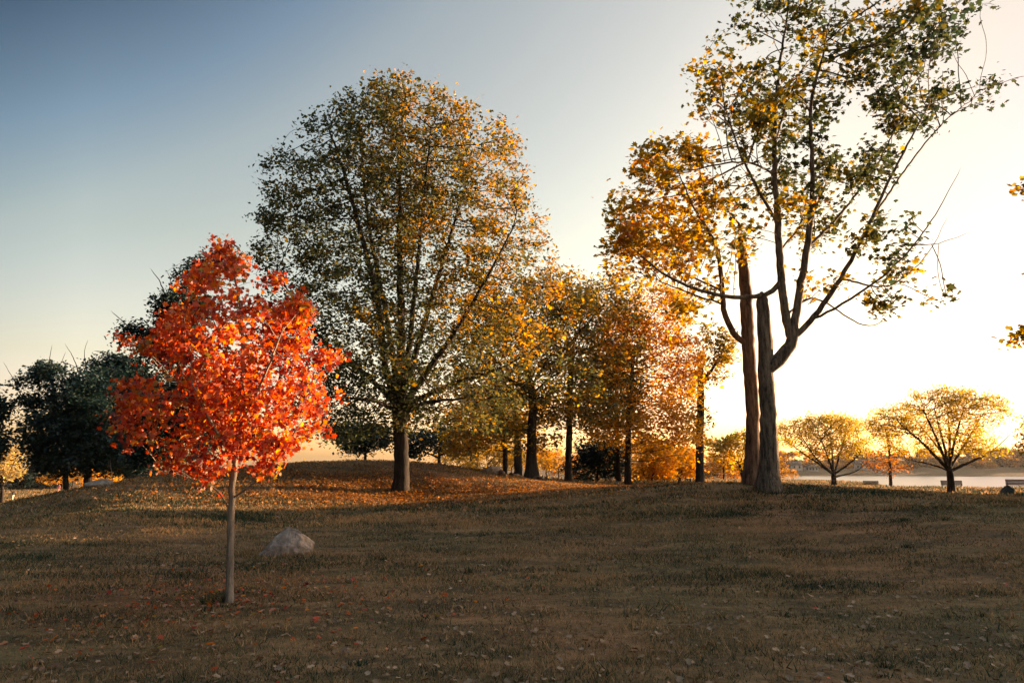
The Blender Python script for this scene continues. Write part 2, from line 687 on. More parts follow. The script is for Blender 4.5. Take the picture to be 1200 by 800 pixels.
M['dark'] = leaf_mat('dark_green_leaf', [(0, (.008, .025, .024)), (.6, (.015, .036, .03)), (1, (.035, .055, .033))], .4, transl=.25, rand=.7, boost=1.0)
M['zelkova'] = leaf_mat('pale_gold_leaf', [(0, (.14, .11, .03)), (.5, (.42, .29, .06)), (1, (.6, .34, .05))], .5, rand=.6, nz=.7, transl=.6)
M['russet'] = leaf_mat('russet_leaf', [(0, (.12, .05, .02)), (.5, (.34, .13, .03)), (1, (.55, .24, .04))], .25, rand=.7, nz=.8)
M['far'] = leaf_mat('far_wood_leaf', [(0, (.08, .055, .025)), (.5, (.28, .13, .03)), (1, (.5, .26, .04))], .08, rand=.6, nz=.9)
M['cream'] = leaf_mat('cream_leaf', [(0, (.3, .22, .08)), (1, (.6, .45, .2))], .4, rand=.6, nz=.6, transl=.6)
M['bark'] = bark_mat('grey_brown_bark', (.05, .038, .03), (.19, .15, .125), 7)
M['bark_moss'] = bark_mat('furrowed_bark', (.04, .03, .023), (.3, .225, .165), 14, moss=(.05, .065, .05), bump=1.0)
M['bark_dark'] = bark_mat('dark_bark', (.014, .013, .013), (.06, .047, .038), 12)
M['bark_pale'] = bark_mat('pale_smooth_bark', (.15, .12, .095), (.33, .27, .215), 22, bump=.4)
M['bark_snag'] = bark_mat('weathered_wood', (.06, .036, .025), (.32, .2, .135), 13, bump=1.0)

# ---------------------------------------------------------------- world and sun
w = bpy.data.worlds.new("World")
sc.world = w
w.use_nodes = True
nt = w.node_tree
bg = nt.nodes['Background']
sky = N(nt, 'ShaderNodeTexSky', sky_type='NISHITA', sun_disc=False)
sky.sun_elevation = R(SUN_EL)
sky.sun_rotation = R(SUN_AZ)
sky.air_density = 1.0
sky.dust_density = 3.0
sky.ozone_density = 1.0
tc = N(nt, 'ShaderNodeTexCoord')


def sky_dot(v):
    d = N(nt, 'ShaderNodeVectorMath', operation='DOT_PRODUCT')
    nt.links.new(tc.outputs['Generated'], d.inputs[0])
    d.inputs[1].default_value = tuple(map(float, v))
    return math_n(nt, 'MULTIPLY', math_n(nt, 'ADD', d.outputs['Value'], 1.0), .5)   # 0..1


sdir = np.array([math.sin(R(SUN_AZ)) * math.cos(R(SUN_EL)), math.cos(R(SUN_AZ)) * math.cos(R(SUN_EL)), math.sin(R(SUN_EL))])
h01 = lambda c_: (c_ + 1) / 2
cosd = lambda a_: (math.cos(R(a_)) + 1) / 2
# deep blue quarter of the sky, away from the sun and high up
r1 = ramp(nt, sky_dot((-.539, .196, .819)), [(h01(.45), (1.5, 1.25, 1.02)), (h01(.6), (1.42, 1.16, .96)), (h01(.70), (1.22, 1.05, .92)), (h01(.765), (.74, .77, .82)), (h01(.84), (.28, .35, .43)), (1, (.2, .27, .35))])
# glare round the sun is bleached; the far side of the sky is dim
r2 = ramp(nt, sky_dot(sdir), [(0, (.08, .11, .14)), (cosd(130), (.14, .18, .22)), (cosd(105), (.6, .65, .7)), (cosd(92), (1, 1, 1)), (cosd(46), (1, 1, 1)), (cosd(32), (.55, .63, .74)), (cosd(19), (.18, .26, .62)), (1, (.13, .19, .55))])
sz = N(nt, 'ShaderNodeSeparateXYZ')
nt.links.new(tc.outputs['Generated'], sz.inputs[0])
r3 = ramp(nt, math_n(nt, 'MAXIMUM', sz.outputs['Z'], 0.0), [(0, (5, 6, 13)), (.012, (3.0, 3.4, 6.6)), (.035, (1.9, 1.95, 3.3)), (.08, (1.3, 1.28, 1.9)), (.14, (1.1, 1.08, 1.25)), (.3, (1, 1, 1)), (.6, (1, 1, 1)), (.82, (3.2, 3.4, 3.5)), (1, (4.2, 4.5, 4.6))])
r1 = mix_rgb(nt, 1.0, r1, r3, 'MULTIPLY')
col = mix_rgb(nt, 1.0, sky.outputs[0], mix_rgb(nt, 1.0, r1, r2, 'MULTIPLY'), 'MULTIPLY')
nt.links.new(col, bg.inputs[0])
bg.inputs[1].default_value = .084

sun = bpy.data.lights.new('sun_lamp', 'SUN')
sun.energy = 5.0
sun.angle = R(.6)
sun.color = (1.0, .66, .37)
so = bpy.data.objects.new('sun_lamp', sun)
COL.objects.link(so)
so.location = (60, 50, 30)
so.rotation_euler = Vector(tuple(-sdir)).to_track_quat('-Z', 'Y').to_euler()

# ---------------------------------------------------------------- ground sheet
near = np.arange(0, 26, .4)
g = [near[-1]]
d = .4
while g[-1] < 1600:
    d *= 1.07
    g.append(g[-1] + d)
ax = np.concatenate([near, g[1:]])
gx = np.concatenate([-ax[:0:-1], ax])
gy = gx + 14
X, Yg = np.meshgrid(gx, gy)
Z = TZ(X.ravel(), Yg.ravel())
GV = np.stack([X.ravel(), Yg.ravel(), Z], 1)
nx, ny = len(gx), len(gy)
ii = (np.arange(ny - 1)[:, None] * nx + np.arange(nx - 1)[None]).ravel()
GF = np.stack([ii, ii + 1, ii + 1 + nx, ii + nx], 1).ravel()

gm, nt, out = mat_new('autumn_turf')
tc = N(nt, 'ShaderNodeTexCoord')
v = tc.outputs['Object']
n_big = noise(nt, v, .22, 4, .6)
n_mid = noise(nt, v, 1.3, 5, .65, (.6, 1.6, 1))
n_small = noise(nt, v, 11, 5, .7)
n_fine = noise(nt, v, 60, 3, .7)
f = math_n(nt, 'ADD', math_n(nt, 'MULTIPLY', n_mid, .62), math_n(nt, 'MULTIPLY', n_small, .38))
c = ramp(nt, f, [(.36, (.045, .036, .02)), (.46, (.12, .078, .042)), (.55, (.23, .135, .07)), (.66, (.36, .21, .11))])
c2 = ramp(nt, n_big, [(.35, (.75, .9, .7)), (.65, (1.25, 1.0, .85))])
c = mix_rgb(nt, 1.0, c, c2, 'MULTIPLY')
c = mix_rgb(nt, math_n(nt, 'MULTIPLY', n_fine, .5), c, ramp(nt, n_fine, [(.4, (.02, .018, .01)), (.7, (.2, .14, .075))]))
p = N(nt, 'ShaderNodeBsdfPrincipled')
p.inputs['Roughness'].default_value = 1.0
p.inputs['Specular IOR Level'].default_value = .1
nt.links.new(c, p.inputs['Base Color'])
b = N(nt, 'ShaderNodeBump')
b.inputs['Strength'].default_value = .8
b.inputs['Distance'].default_value = .05
nt.links.new(math_n(nt, 'ADD', n_small, math_n(nt, 'MULTIPLY', n_fine, .5)), b.inputs['Height'])
nt.links.new(b.outputs[0], p.inputs['Normal'])
nt.links.new(p.outputs[0], out.inputs[0])
ground = link_mesh('ground', GV, GF, 4, gm, None, True)
tag(ground, 'brown autumn turf over rolling mounds', None, None, 'structure')

# lake
wm, nt, out = mat_new('lake_water')
tc = N(nt, 'ShaderNodeTexCoord')
p = N(nt, 'ShaderNodeBsdfPrincipled')
p.inputs['Base Color'].default_value = (.03, .045, .05, 1)
p.inputs['Roughness'].default_value = .3
p.inputs['IOR'].default_value = 1.33
b = N(nt, 'ShaderNodeBump')
b.inputs['Strength'].default_value = .4
b.inputs['Distance'].default_value = .06
nt.links.new(noise(nt, tc.outputs['Object'], 1.2, 4, .5, (.6, 1.5, 1)), b.inputs['Height'])
nt.links.new(b.outputs[0], p.inputs['Normal'])
nt.links.new(p.outputs[0], out.inputs[0])
lake = link_mesh('water', np.array([[40, -40, -4.5], [1500, -40, -4.5], [1500, 420, -4.5], [40, 420, -4.5]]), [0, 1, 2, 3], 4, wm)
tag(lake, 'pale still lake water reflecting the bright sky', None, None, 'structure')

# ---------------------------------------------------------------- grass blades and fallen leaves
gb, nt, out = mat_new('dry_grass_blade')
tc = N(nt, 'ShaderNodeTexCoord')
geo = N(nt, 'ShaderNodeNewGeometry')
nb = noise(nt, tc.outputs['Object'], .9, 4, .6, (.6, 1.5, 1))
nb2 = noise(nt, tc.outputs['Object'], .28, 3, .5, (.7, 1.4, 1))
f = math_n(nt, 'ADD', math_n(nt, 'MULTIPLY', math_n(nt, 'SUBTRACT', geo.outputs['Random Per Island'], .5), .85), math_n(nt, 'MULTIPLY', math_n(nt, 'SUBTRACT', nb, .5), 1.5))
f = math_n(nt, 'ADD', math_n(nt, 'ADD', f, .52), math_n(nt, 'MULTIPLY', math_n(nt, 'SUBTRACT', nb2, .5), 2.0))
c = ramp(nt, f, [(.15, (.02, .042, .03)), (.38, (.078, .088, .04)), (.58, (.24, .155, .068)), (.85, (.46, .27, .13))])
dif = N(nt, 'ShaderNodeBsdfDiffuse')
nt.links.new(c, dif.inputs[0])
tr = N(nt, 'ShaderNodeBsdfTranslucent')
nt.links.new(c, tr.inputs[0])
mx = N(nt, 'ShaderNodeMixShader')
mx.inputs[0].default_value = .35
nt.links.new(dif.outputs[0], mx.inputs[1])
nt.links.new(tr.outputs[0], mx.inputs[2])
nt.links.new(mx.outputs[0], out.inputs[0])


def scatter(n, y0, y1, side):
    """ground points between two distances, denser where closer"""
    u = rng.random(n)
    y = y0 * (y1 / y0) ** u
    x = rng.uniform(-1, 1, n) * (y * .80 + side)
    return x, y


bx, by, bw, bh = [], [], [], []
for n, y0, y1, side, wd, ht in [(460000, 2.2, 9, 11.0, .007, .045), (320000, 9, 18, 11.0, .013, .052), (340000, 16, 44, 11.0, .03, .075)]:
    x, y = scatter(n, y0, y1, side)
    # patchy: thin where the soil shows
    k = hash_noise(x * .8, y * 1.6, 11) * .6 + hash_noise(x * 2.7, y * 4, 12) * .4
    s = (k > rng.random(n) * .62 + .08) & (rng.random(n) < (1 - np.abs(x) / (y * .8 + side)) / .3)
    x, y, k = x[s], y[s], k[s]
    bx.append(x); by.append(y)
    bw.append(np.full(len(x), wd) * rng.uniform(.6, 1.4, len(x)))
    bh.append(ht * rng.uniform(.35, 1.3, len(x)) * (.6 + .8 * k))
# weedy tufts standing out of the short turf
tx, ty = scatter(650, 3.6, 26, 2.0)
for cx_, cy_ in zip(tx, ty):
    m_ = rng.integers(14, 46)
    sp = rng.uniform(.03, .14)
    bx.append(cx_ + rng.normal(0, sp, m_)); by.append(cy_ + rng.normal(0, sp * .8, m_))
    bw.append(np.full(m_, .006 + cy_ * .0007) * rng.uniform(.7, 1.6, m_))
    bh.append(rng.uniform(.04, .1) * rng.uniform(.5, 1.2, m_))
# longer grass round the sapling and the stone the mower misses
for cx_, cy_, rr_, m_ in [(-3.53, 8.5, .10, 260), (-4.35, 12.95, .48, 700), (7.4, 19.6, .5, 500), (-4.55, 28, .5, 300)]:
    an = rng.uniform(0, 6.283, m_)
    ra = rr_ * rng.uniform(.9, 1.35, m_)
    bx.append(cx_ + np.cos(an) * ra); by.append(cy_ + np.sin(an) * ra * .85)
    bw.append(np.full(m_, .012) * rng.uniform(.6, 1.3, m_))
    bh.append(rng.uniform(.06, .16, m_))
# rough meadow farther off
for n, x0, x1, y0, y1, wd, ht in [(90000, -135, -14, 45, 165, .14, .22), (50000, 8, 56, 28, 112, .07, .12), (50000, -14, 70, 42, 180, .14, .2)]:
    x, y = rng.uniform(x0, x1, n), rng.uniform(y0, y1, n)
    bx.append(x); by.append(y)
    bw.append(wd * rng.uniform(.6, 1.4, n))
    bh.append(ht * rng.uniform(.3, 1.3, n))
bx, by, bw, bh = map(np.concatenate, (bx, by, bw, bh))
bz = TZ(bx, by)
q_ = bz > -4.35
bx, by, bw, bh, bz = bx[q_], by[q_], bw[q_], bh[q_], bz[q_]
n = len(bx)
a = rng.uniform(0, 6.283, n)
lean = rng.normal(0, .55, (n, 2)) * bh[:, None]
base = np.stack([bx, by, bz - .006], 1)
wv = np.stack([np.cos(a), np.sin(a), np.zeros(n)], 1) * bw[:, None] / 2
tip = base + np.stack([lean[:, 0], lean[:, 1], bh], 1)
V = np.stack([base - wv, base + wv, tip], 1).reshape(-1, 3)
grass = link_mesh('grass', V, np.arange(3 * n), 3, gb)
tag(grass, 'short dry brown and olive grass on the mound', 'grass', None, 'stuff')

fl = leaf_mat('fallen_leaf', [(0, (.09, .045, .022)), (.35, (.2, .12, .06)), (.6, (.26, .15, .08)), (.9, (.32, .21, .125)), (.97, (.5, .16, .05)), (1, (.45, .05, .025))], 1.5, transl=.12, rand=.85, boost=1.0, nz=.3)
x1, y1 = scatter(11500, 4, 34, 2.5)
x2 = rng.normal(-3.3, 1.7, 700)
y2 = rng.normal(8.3, 1.5, 700)
x3 = rng.normal(7.5, 5, 900)
y3 = rng.normal(17, 3.5, 900)
lx, ly = np.concatenate([x1, x2, x3]), np.concatenate([y1, y2, y3])
lz = TZ(lx, ly) + rng.uniform(.012, .05, len(lx))
FR = rand_frames(len(lx), 1.5)
leaf_o = leaf_object('fallen_leaves', np.stack([lx, ly, lz], 1), .04, 'lobed', fl, None, 2.0, .45, FR)
rx_, ry_ = rng.normal(-3.6, 1.5, 420), rng.normal(8.4, 1.3, 420)
rl = leaf_object('fallen_red_leaves', np.stack([rx_, ry_, TZ(rx_, ry_) + rng.uniform(.015, .05, 420)], 1), .05, 'lobed', M['red'], None, 1.5, .4, rand_frames(420, 1.2))
tag(rl, 'red and orange maple leaves dropped round the young red tree', 'fallen leaves', None, 'stuff')
tag(leaf_o, 'curled tan, orange and red leaves scattered over the grass', 'fallen leaves', None, 'stuff')

# leaf litter under the tall tree and over the mound
ll = leaf_mat('tree_litter_leaf', [(0, (.1, .045, .02)), (.4, (.26, .1, .03)), (.7, (.42, .17, .045)), (1, (.5, .26, .08))], 1.5, transl=.3, rand=.8, boost=1.1, nz=.5)
n4 = 34000
x4 = np.concatenate([rng.normal(-4.5, 5.5, n4 // 2), rng.normal(-4, 7.5, n4 - n4 // 2)])
y4 = np.concatenate([rng.normal(26.5, 2.8, n4 // 2), rng.normal(30, 4.5, n4 - n4 // 2)])
k4 = hash_noise(x4 * .7, y4 * 1.3, 31) > rng.random(n4) * .6
x4, y4 = x4[k4], y4[k4]
n4 = len(x4)
lit = leaf_object('leaf_litter', np.stack([x4, y4, TZ(x4, y4) + rng.uniform(.02, .08, n4)], 1), .062, 'lobed', ll, None, .6, .4, rand_frames(n4, .6))
tag(lit, 'rust and orange leaf litter thick round the tall tree and over the mound', 'leaf litter', None, 'stuff')


# ---------------------------------------------------------------- trees
def std_tree(name, label, px, Y, trunk, blobs, nattr, nleaf, leaf, shape, lm, bm, trunk_r, tip_r=.008, step=None, kill=None, limbs=(), group=None, cat='tree',
             spread=None, thr=4, depth=1.0, flare=.8, shell=.4, trop=(0, 0, .08), minr=0.0, limb_r=None, infl=1e9, tipw=1.0, crown='crown', hang=.2, jag=.0, up=.45, trunk_rad=None, exclude=None, clump=.6, wig=.3):
    b = ground_at(px, Y)
    e = empty(name, b, label, cat, group)
    t = Tree(b)
    s = Y / FPX
    if step is None:
        ext = max((bb[0] + bb[2]) for bb in blobs) - min((bb[0] - bb[2]) for bb in blobs)
        step = ext * s / 34
    kill = kill or step * 1.7
    pts = [b] + [W(x, y, Y + (q[0] if q else 0)) for x, y, *q in trunk]
    t.path(pts, trunk_rad, step)
    for i, L in enumerate(limbs):
        r = limb_r[i] if limb_r else None
        t.path([W(x, y, Y + (q[0] if q else 0)) for x, y, *q in L], r, step)
    half = (max((bb[0] + bb[2]) for bb in blobs) - min((bb[0] - bb[2]) for bb in blobs)) * s / 2
    blobs = [bb if len(bb) > 4 else (*bb, rng.uniform(-1, 1) * wig * half) for bb in blobs]
    A = blob_points(blobs, Y, nattr, depth, shell)
    t.grow(A, step, kill, infl, trop)
    t.finish(trunk_r, tip_r)
    t.wood(bm, e, flare=flare, minr=minr, jag=jag)
    if nleaf:
        t.leaves(nleaf, leaf, shape, lm, e, spread=spread or step * .7, thr=thr, name=crown, tipw=tipw, hang=hang, up=up, exclude=exclude, clump=clump)
    e_t = t
    return e, t


# red maple sapling in front
red, rt = std_tree('red_maple', 'young maple with fiery red-orange leaves and a slim pale trunk', 269, 8.5,
    [(270, 640), (272, 575), (278, 520), (284, 460), (284, 390), (276, 330), (258, 285)],
    [(265, 475, 115, 62), (160, 450, 34, 16), (150, 500, 26, 14), (146, 396, 20, 10), (276, 412, 74, 76), (266, 345, 36, 52), (252, 298, 14, 24), (180, 405, 38, 22), (350, 450, 48, 44), (335, 385, 32, 44), (320, 328, 10, 24), (182, 485, 42, 42), (235, 540, 44, 16), (325, 520, 38, 22), (213, 330, 8, 22), (140, 470, 14, 8), (136, 522, 12, 8), (396, 468, 12, 10), (386, 415, 10, 10), (362, 372, 12, 12), (256, 282, 6, 12), (232, 312, 8, 12), (375, 500, 22, 14), (200, 545, 30, 10), (290, 312, 8, 20), (345, 345, 8, 16), (190, 370, 16, 14)],
    2600, 14500, .058, 'maple', M['red'], M['bark_pale'], .062, .0028, step=.09, kill=.15,
    limbs=[[(270, 598), (258, 578), (236, 564, .2), (190, 552, .4)], [(272, 585), (298, 566, -.1), (322, 540, -.3), (350, 500, -.4)], [(276, 540), (250, 500, -.5), (225, 450, -.8)], [(280, 500), (310, 440, -.5), (330, 390, -.7)], [(280, 520), (300, 480, .6), (310, 420, .9)], [(276, 535), (240, 480, .5), (190, 430, .8)]],
    spread=.075, thr=2, depth=1.0, flare=.7, up=-.1, trop=(0, 0, .12), hang=.3, clump=.92, wig=.22, trunk_rad=[.046, .042, .039, .034, .028, .021, .013, .005])
# great central tree
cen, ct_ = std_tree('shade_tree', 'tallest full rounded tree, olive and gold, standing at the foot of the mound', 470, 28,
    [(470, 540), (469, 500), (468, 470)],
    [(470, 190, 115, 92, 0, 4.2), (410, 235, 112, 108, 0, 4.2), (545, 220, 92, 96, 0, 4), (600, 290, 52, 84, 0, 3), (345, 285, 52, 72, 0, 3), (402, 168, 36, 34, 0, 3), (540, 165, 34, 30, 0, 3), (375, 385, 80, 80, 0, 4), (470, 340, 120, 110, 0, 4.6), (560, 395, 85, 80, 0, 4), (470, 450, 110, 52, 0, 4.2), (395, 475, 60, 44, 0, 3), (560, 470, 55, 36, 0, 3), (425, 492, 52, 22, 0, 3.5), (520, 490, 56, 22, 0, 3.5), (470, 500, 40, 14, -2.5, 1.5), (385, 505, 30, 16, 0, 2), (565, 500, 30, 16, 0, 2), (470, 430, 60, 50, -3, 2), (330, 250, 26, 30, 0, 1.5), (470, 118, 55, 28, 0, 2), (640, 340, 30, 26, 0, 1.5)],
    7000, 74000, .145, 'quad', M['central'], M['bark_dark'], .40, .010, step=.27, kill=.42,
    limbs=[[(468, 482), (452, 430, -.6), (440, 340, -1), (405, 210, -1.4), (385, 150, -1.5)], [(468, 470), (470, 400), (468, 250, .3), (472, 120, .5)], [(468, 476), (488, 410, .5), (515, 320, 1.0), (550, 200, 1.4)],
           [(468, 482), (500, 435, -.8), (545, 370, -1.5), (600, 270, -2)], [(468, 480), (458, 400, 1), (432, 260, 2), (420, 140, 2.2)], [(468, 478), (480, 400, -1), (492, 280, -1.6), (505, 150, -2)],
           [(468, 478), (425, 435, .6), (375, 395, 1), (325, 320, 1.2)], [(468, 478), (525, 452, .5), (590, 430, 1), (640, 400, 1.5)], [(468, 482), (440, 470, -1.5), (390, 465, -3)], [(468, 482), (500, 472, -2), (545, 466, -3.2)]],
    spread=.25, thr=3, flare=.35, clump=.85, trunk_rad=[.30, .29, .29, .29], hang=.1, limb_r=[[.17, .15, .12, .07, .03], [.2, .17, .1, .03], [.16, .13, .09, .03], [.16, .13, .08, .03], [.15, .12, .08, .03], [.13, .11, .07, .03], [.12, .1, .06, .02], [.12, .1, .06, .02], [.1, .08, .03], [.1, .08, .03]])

# pair of tall trunks on the crest
e, t = std_tree('broken_top_tree', 'leaning tree with a snapped bare top and gold leaves on its left limb', 881, 21.3,
    [(882, 500), (878, 420), (874, 350), (870, 300), (866, 262)],
    [(762, 195, 30, 32), (800, 190, 38, 36), (745, 245, 36, 36), (792, 255, 46, 40), (730, 300, 34, 26), (780, 310, 42, 26), (825, 230, 26, 30), (718, 330, 18, 12), (868, 285, 16, 26, -.4, .5), (830, 340, 20, 12), (800, 365, 25, 10)],
    1300, 5400, .15, 'maple', M['maple_gold'], M['bark_snag'], .27, .013, step=.2, kill=.40,
    limbs=[[(873, 404), (860, 390, -.2), (848, 362, -.4), (845, 320, -.6), (838, 285, -.7), (812, 240, -.8), (790, 190, -.6)], [(846, 340), (800, 318, .4), (750, 280, .8)], [(846, 355), (800, 340, -1), (750, 320, -1.6)], [(840, 290), (800, 270, .6), (750, 220, 1.0)]],
    limb_r=[[.1, .095, .085, .07, .055, .03, .012], [.04, .03, .012], [.035, .025, .01], [.035, .02, .008]],
    trunk_rad=[.235, .2, .2, .19, .14, .04], flare=.5, spread=.24, thr=2, jag=.2, trop=(0, 0, .03), depth=1.5, clump=.8)

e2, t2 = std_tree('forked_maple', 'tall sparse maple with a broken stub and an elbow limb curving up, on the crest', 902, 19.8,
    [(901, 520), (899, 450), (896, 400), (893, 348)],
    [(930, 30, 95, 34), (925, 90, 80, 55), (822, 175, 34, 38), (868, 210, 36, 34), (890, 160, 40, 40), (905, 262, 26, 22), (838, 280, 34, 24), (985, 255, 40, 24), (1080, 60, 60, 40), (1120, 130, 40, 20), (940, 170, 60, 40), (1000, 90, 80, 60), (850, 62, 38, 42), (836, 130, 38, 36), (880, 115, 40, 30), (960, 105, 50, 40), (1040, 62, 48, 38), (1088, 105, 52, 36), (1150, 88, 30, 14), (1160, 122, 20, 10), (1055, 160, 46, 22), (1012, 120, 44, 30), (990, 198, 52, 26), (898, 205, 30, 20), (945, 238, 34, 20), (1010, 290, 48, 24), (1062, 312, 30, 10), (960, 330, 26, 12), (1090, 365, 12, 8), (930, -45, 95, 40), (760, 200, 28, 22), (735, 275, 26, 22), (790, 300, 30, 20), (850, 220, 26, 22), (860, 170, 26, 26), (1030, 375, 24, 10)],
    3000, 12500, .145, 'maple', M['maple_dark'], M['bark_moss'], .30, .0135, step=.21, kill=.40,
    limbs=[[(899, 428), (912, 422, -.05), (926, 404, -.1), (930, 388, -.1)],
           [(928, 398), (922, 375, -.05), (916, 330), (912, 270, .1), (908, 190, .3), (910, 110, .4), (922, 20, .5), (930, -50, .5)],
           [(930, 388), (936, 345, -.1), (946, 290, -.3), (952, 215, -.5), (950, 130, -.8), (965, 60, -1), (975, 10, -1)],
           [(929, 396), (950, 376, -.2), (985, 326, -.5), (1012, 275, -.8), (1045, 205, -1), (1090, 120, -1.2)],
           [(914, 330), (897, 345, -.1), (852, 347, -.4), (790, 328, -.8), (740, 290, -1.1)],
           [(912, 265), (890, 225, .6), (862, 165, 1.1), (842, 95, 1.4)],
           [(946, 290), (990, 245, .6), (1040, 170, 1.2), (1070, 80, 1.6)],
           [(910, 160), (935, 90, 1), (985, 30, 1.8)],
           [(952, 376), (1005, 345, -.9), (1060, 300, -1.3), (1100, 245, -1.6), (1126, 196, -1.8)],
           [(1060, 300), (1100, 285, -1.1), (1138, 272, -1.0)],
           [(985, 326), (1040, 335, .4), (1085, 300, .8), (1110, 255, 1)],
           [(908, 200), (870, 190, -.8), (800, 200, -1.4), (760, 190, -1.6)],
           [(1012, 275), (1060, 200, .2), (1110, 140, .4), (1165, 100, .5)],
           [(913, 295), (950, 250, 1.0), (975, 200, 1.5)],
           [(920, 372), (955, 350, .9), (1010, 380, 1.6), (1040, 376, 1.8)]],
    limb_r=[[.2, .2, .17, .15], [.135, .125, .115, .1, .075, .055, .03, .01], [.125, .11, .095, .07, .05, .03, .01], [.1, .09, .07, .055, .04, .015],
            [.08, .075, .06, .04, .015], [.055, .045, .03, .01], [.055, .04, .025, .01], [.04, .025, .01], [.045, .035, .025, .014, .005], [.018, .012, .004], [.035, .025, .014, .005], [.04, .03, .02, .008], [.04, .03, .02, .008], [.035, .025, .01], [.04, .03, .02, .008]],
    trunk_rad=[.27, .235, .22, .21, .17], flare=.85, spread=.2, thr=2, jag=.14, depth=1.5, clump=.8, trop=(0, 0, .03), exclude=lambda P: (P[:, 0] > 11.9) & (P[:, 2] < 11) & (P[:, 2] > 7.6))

# grove behind
std_tree('grove_tree', 'olive and orange tree with a flared trunk beside the roots on the bank', 622, 37,
    [(623, 520), (624, 480), (622, 450)],
    [(605, 410, 80, 74), (645, 352, 52, 40), (575, 380, 40, 45), (585, 465, 56, 42), (655, 450, 50, 45), (622, 505, 46, 24), (560, 440, 40, 40)],
    2200, 20000, .18, 'quad', M['grove'], M['bark_dark'], .38, .01, spread=.32, flare=.9, trunk_rad=[.3, .25, .23, .2])
std_tree('grove_tree', 'olive and orange tree on a straight pole-like trunk with a sunlit edge', 666, 40,
    [(667, 500), (668, 450), (672, 400)],
    [(690, 405, 62, 62), (705, 352, 44, 34), (670, 370, 40, 36), (675, 475, 50, 36), (640, 400, 40, 40), (722, 440, 44, 56), (725, 385, 36, 36)],
    2200, 20000, .18, 'quad', M['grove'], M['bark_dark'], .24, .01, spread=.32, flare=.3, trunk_rad=[.2, .18, .16, .13])
std_tree('grove_tree', 'bright orange tree at the open end of the grove, leaves down to the ground', 736, 41,
    [(736, 520), (738, 470), (742, 420)],
    [(755, 420, 58, 60), (770, 365, 42, 36), (795, 430, 34, 56), (735, 385, 40, 40), (800, 490, 24, 40), (738, 490, 52, 42), (788, 510, 32, 34), (770, 480, 45, 45)],
    2300, 23000, .17, 'quad', M['grove_orange'], M['bark_dark'], .2, .01, spread=.32, flare=.3, trunk_rad=[.2, .17, .14, .1])
std_tree('grove_tree', 'slim dark-trunked tree with olive leaves beside the orange tree', 725, 44,
    [(724, 520), (722, 470)],
    [(712, 480, 42, 42), (705, 430, 35, 35)],
    600, 6000, .19, 'quad', M['grove'], M['bark_dark'], .15, .01, spread=.32, flare=.3, trunk_rad=[.15, .13, .1])
std_tree('grove_tree', 'yellow tree glimpsed behind the flared trunk, the wider stem of two', 607, 54,
    [(607, 520), (605, 500)],
    [(605, 480, 50, 36), (580, 500, 40, 26)],
    600, 7000, .22, 'quad', M['grove_yellow'], M['bark_dark'], .32, .012, spread=.35, flare=.2, trunk_rad=[.34, .3, .26])
std_tree('grove_tree', 'yellow tree glimpsed behind the flared trunk, the thinner stem of two', 592, 55,
    [(592, 520), (590, 500)],
    [(570, 490, 45, 34), (550, 515, 36, 22)],
    600, 7000, .22, 'quad', M['grove_yellow'], M['bark_dark'], .2, .012, spread=.35, flare=.2, trunk_rad=[.22, .18, .14])
std_tree('evergreen_shrub', 'dark green bushy shrub filling the shade under the grove', 700, 46,
    [(700, 556)], [(692, 545, 30, 22), (712, 535, 28, 26), (690, 528, 20, 16)],
    420, 5500, .2, 'quad', M['dark'], M['bark_dark'], .09, .012, spread=.26, flare=.2, cat='shrub', thr=8)
std_tree('orange_shrub', 'bright orange leafy shrub low at the edge of the grove', 764, 46,
    [(764, 560)], [(768, 540, 24, 24), (755, 556, 16, 10), (778, 555, 14, 10)],
    350, 4200, .17, 'quad', M['grove_orange'], M['bark_dark'], .07, .012, spread=.24, flare=.2, cat='shrub', thr=8)
std_tree('small_orange_tree', 'small round glowing orange tree left of the broken dark trunk', 796, 58,
    [(797, 560), (799, 553)], [(793, 545, 22, 15), (806, 537, 16, 14), (812, 550, 10, 8)],
    420, 4500, .2, 'quad', M['grove_orange'], M['bark_dark'], .13, .012, spread=.26, flare=.3)
std_tree('dead_topped_tree', 'dark straight trunk snapped off below a single leafy side limb', 820, 42,
    [(820, 520), (821, 470), (821, 430)],
    [(843, 412, 26, 28), (856, 398, 12, 14), (832, 388, 16, 14), (840, 442, 22, 10), (811, 498, 8, 22), (831, 492, 10, 10), (822, 470, 8, 26)],
    600, 1900, .18, 'lobed', M['maple_gold'], M['bark_dark'], .24, .01, step=.2, kill=.4,
    limbs=[[(821, 447), (832, 436, -.2), (845, 415, -.3), (852, 395, -.3)], [(821, 440), (818, 420, .2), (820, 402, .4)]], limb_r=[[.12, .1, .06, .02], [.06, .04, .015]], spread=.22, flare=.15, jag=.15, trunk_rad=[.25, .23, .22, .2])
std_tree('golden_tree', 'hazy golden spreading tree half hidden behind the paired trunks', 872, 66,
    [(868, 548), (862, 540)], [(858, 522, 30, 13), (845, 530, 22, 12), (876, 515, 20, 12), (830, 520, 12, 9), (865, 545, 22, 8)],
    700, 6000, .2, 'quad', M['zelkova'], M['bark_dark'], .2, .012, spread=.26, flare=.2, trop=(0, 0, .12))
std_tree('thin_young_tree', 'thin young tree with few yellow leaves between the snapped trunk and paired trunks', 848, 64,
    [(848, 552), (847, 545)], [(848, 542, 14, 14), (842, 550, 9, 6)], 160, 420, .22, 'quad', M['grove_orange'], M['bark_dark'], .1, .012, spread=.26, flare=.2)

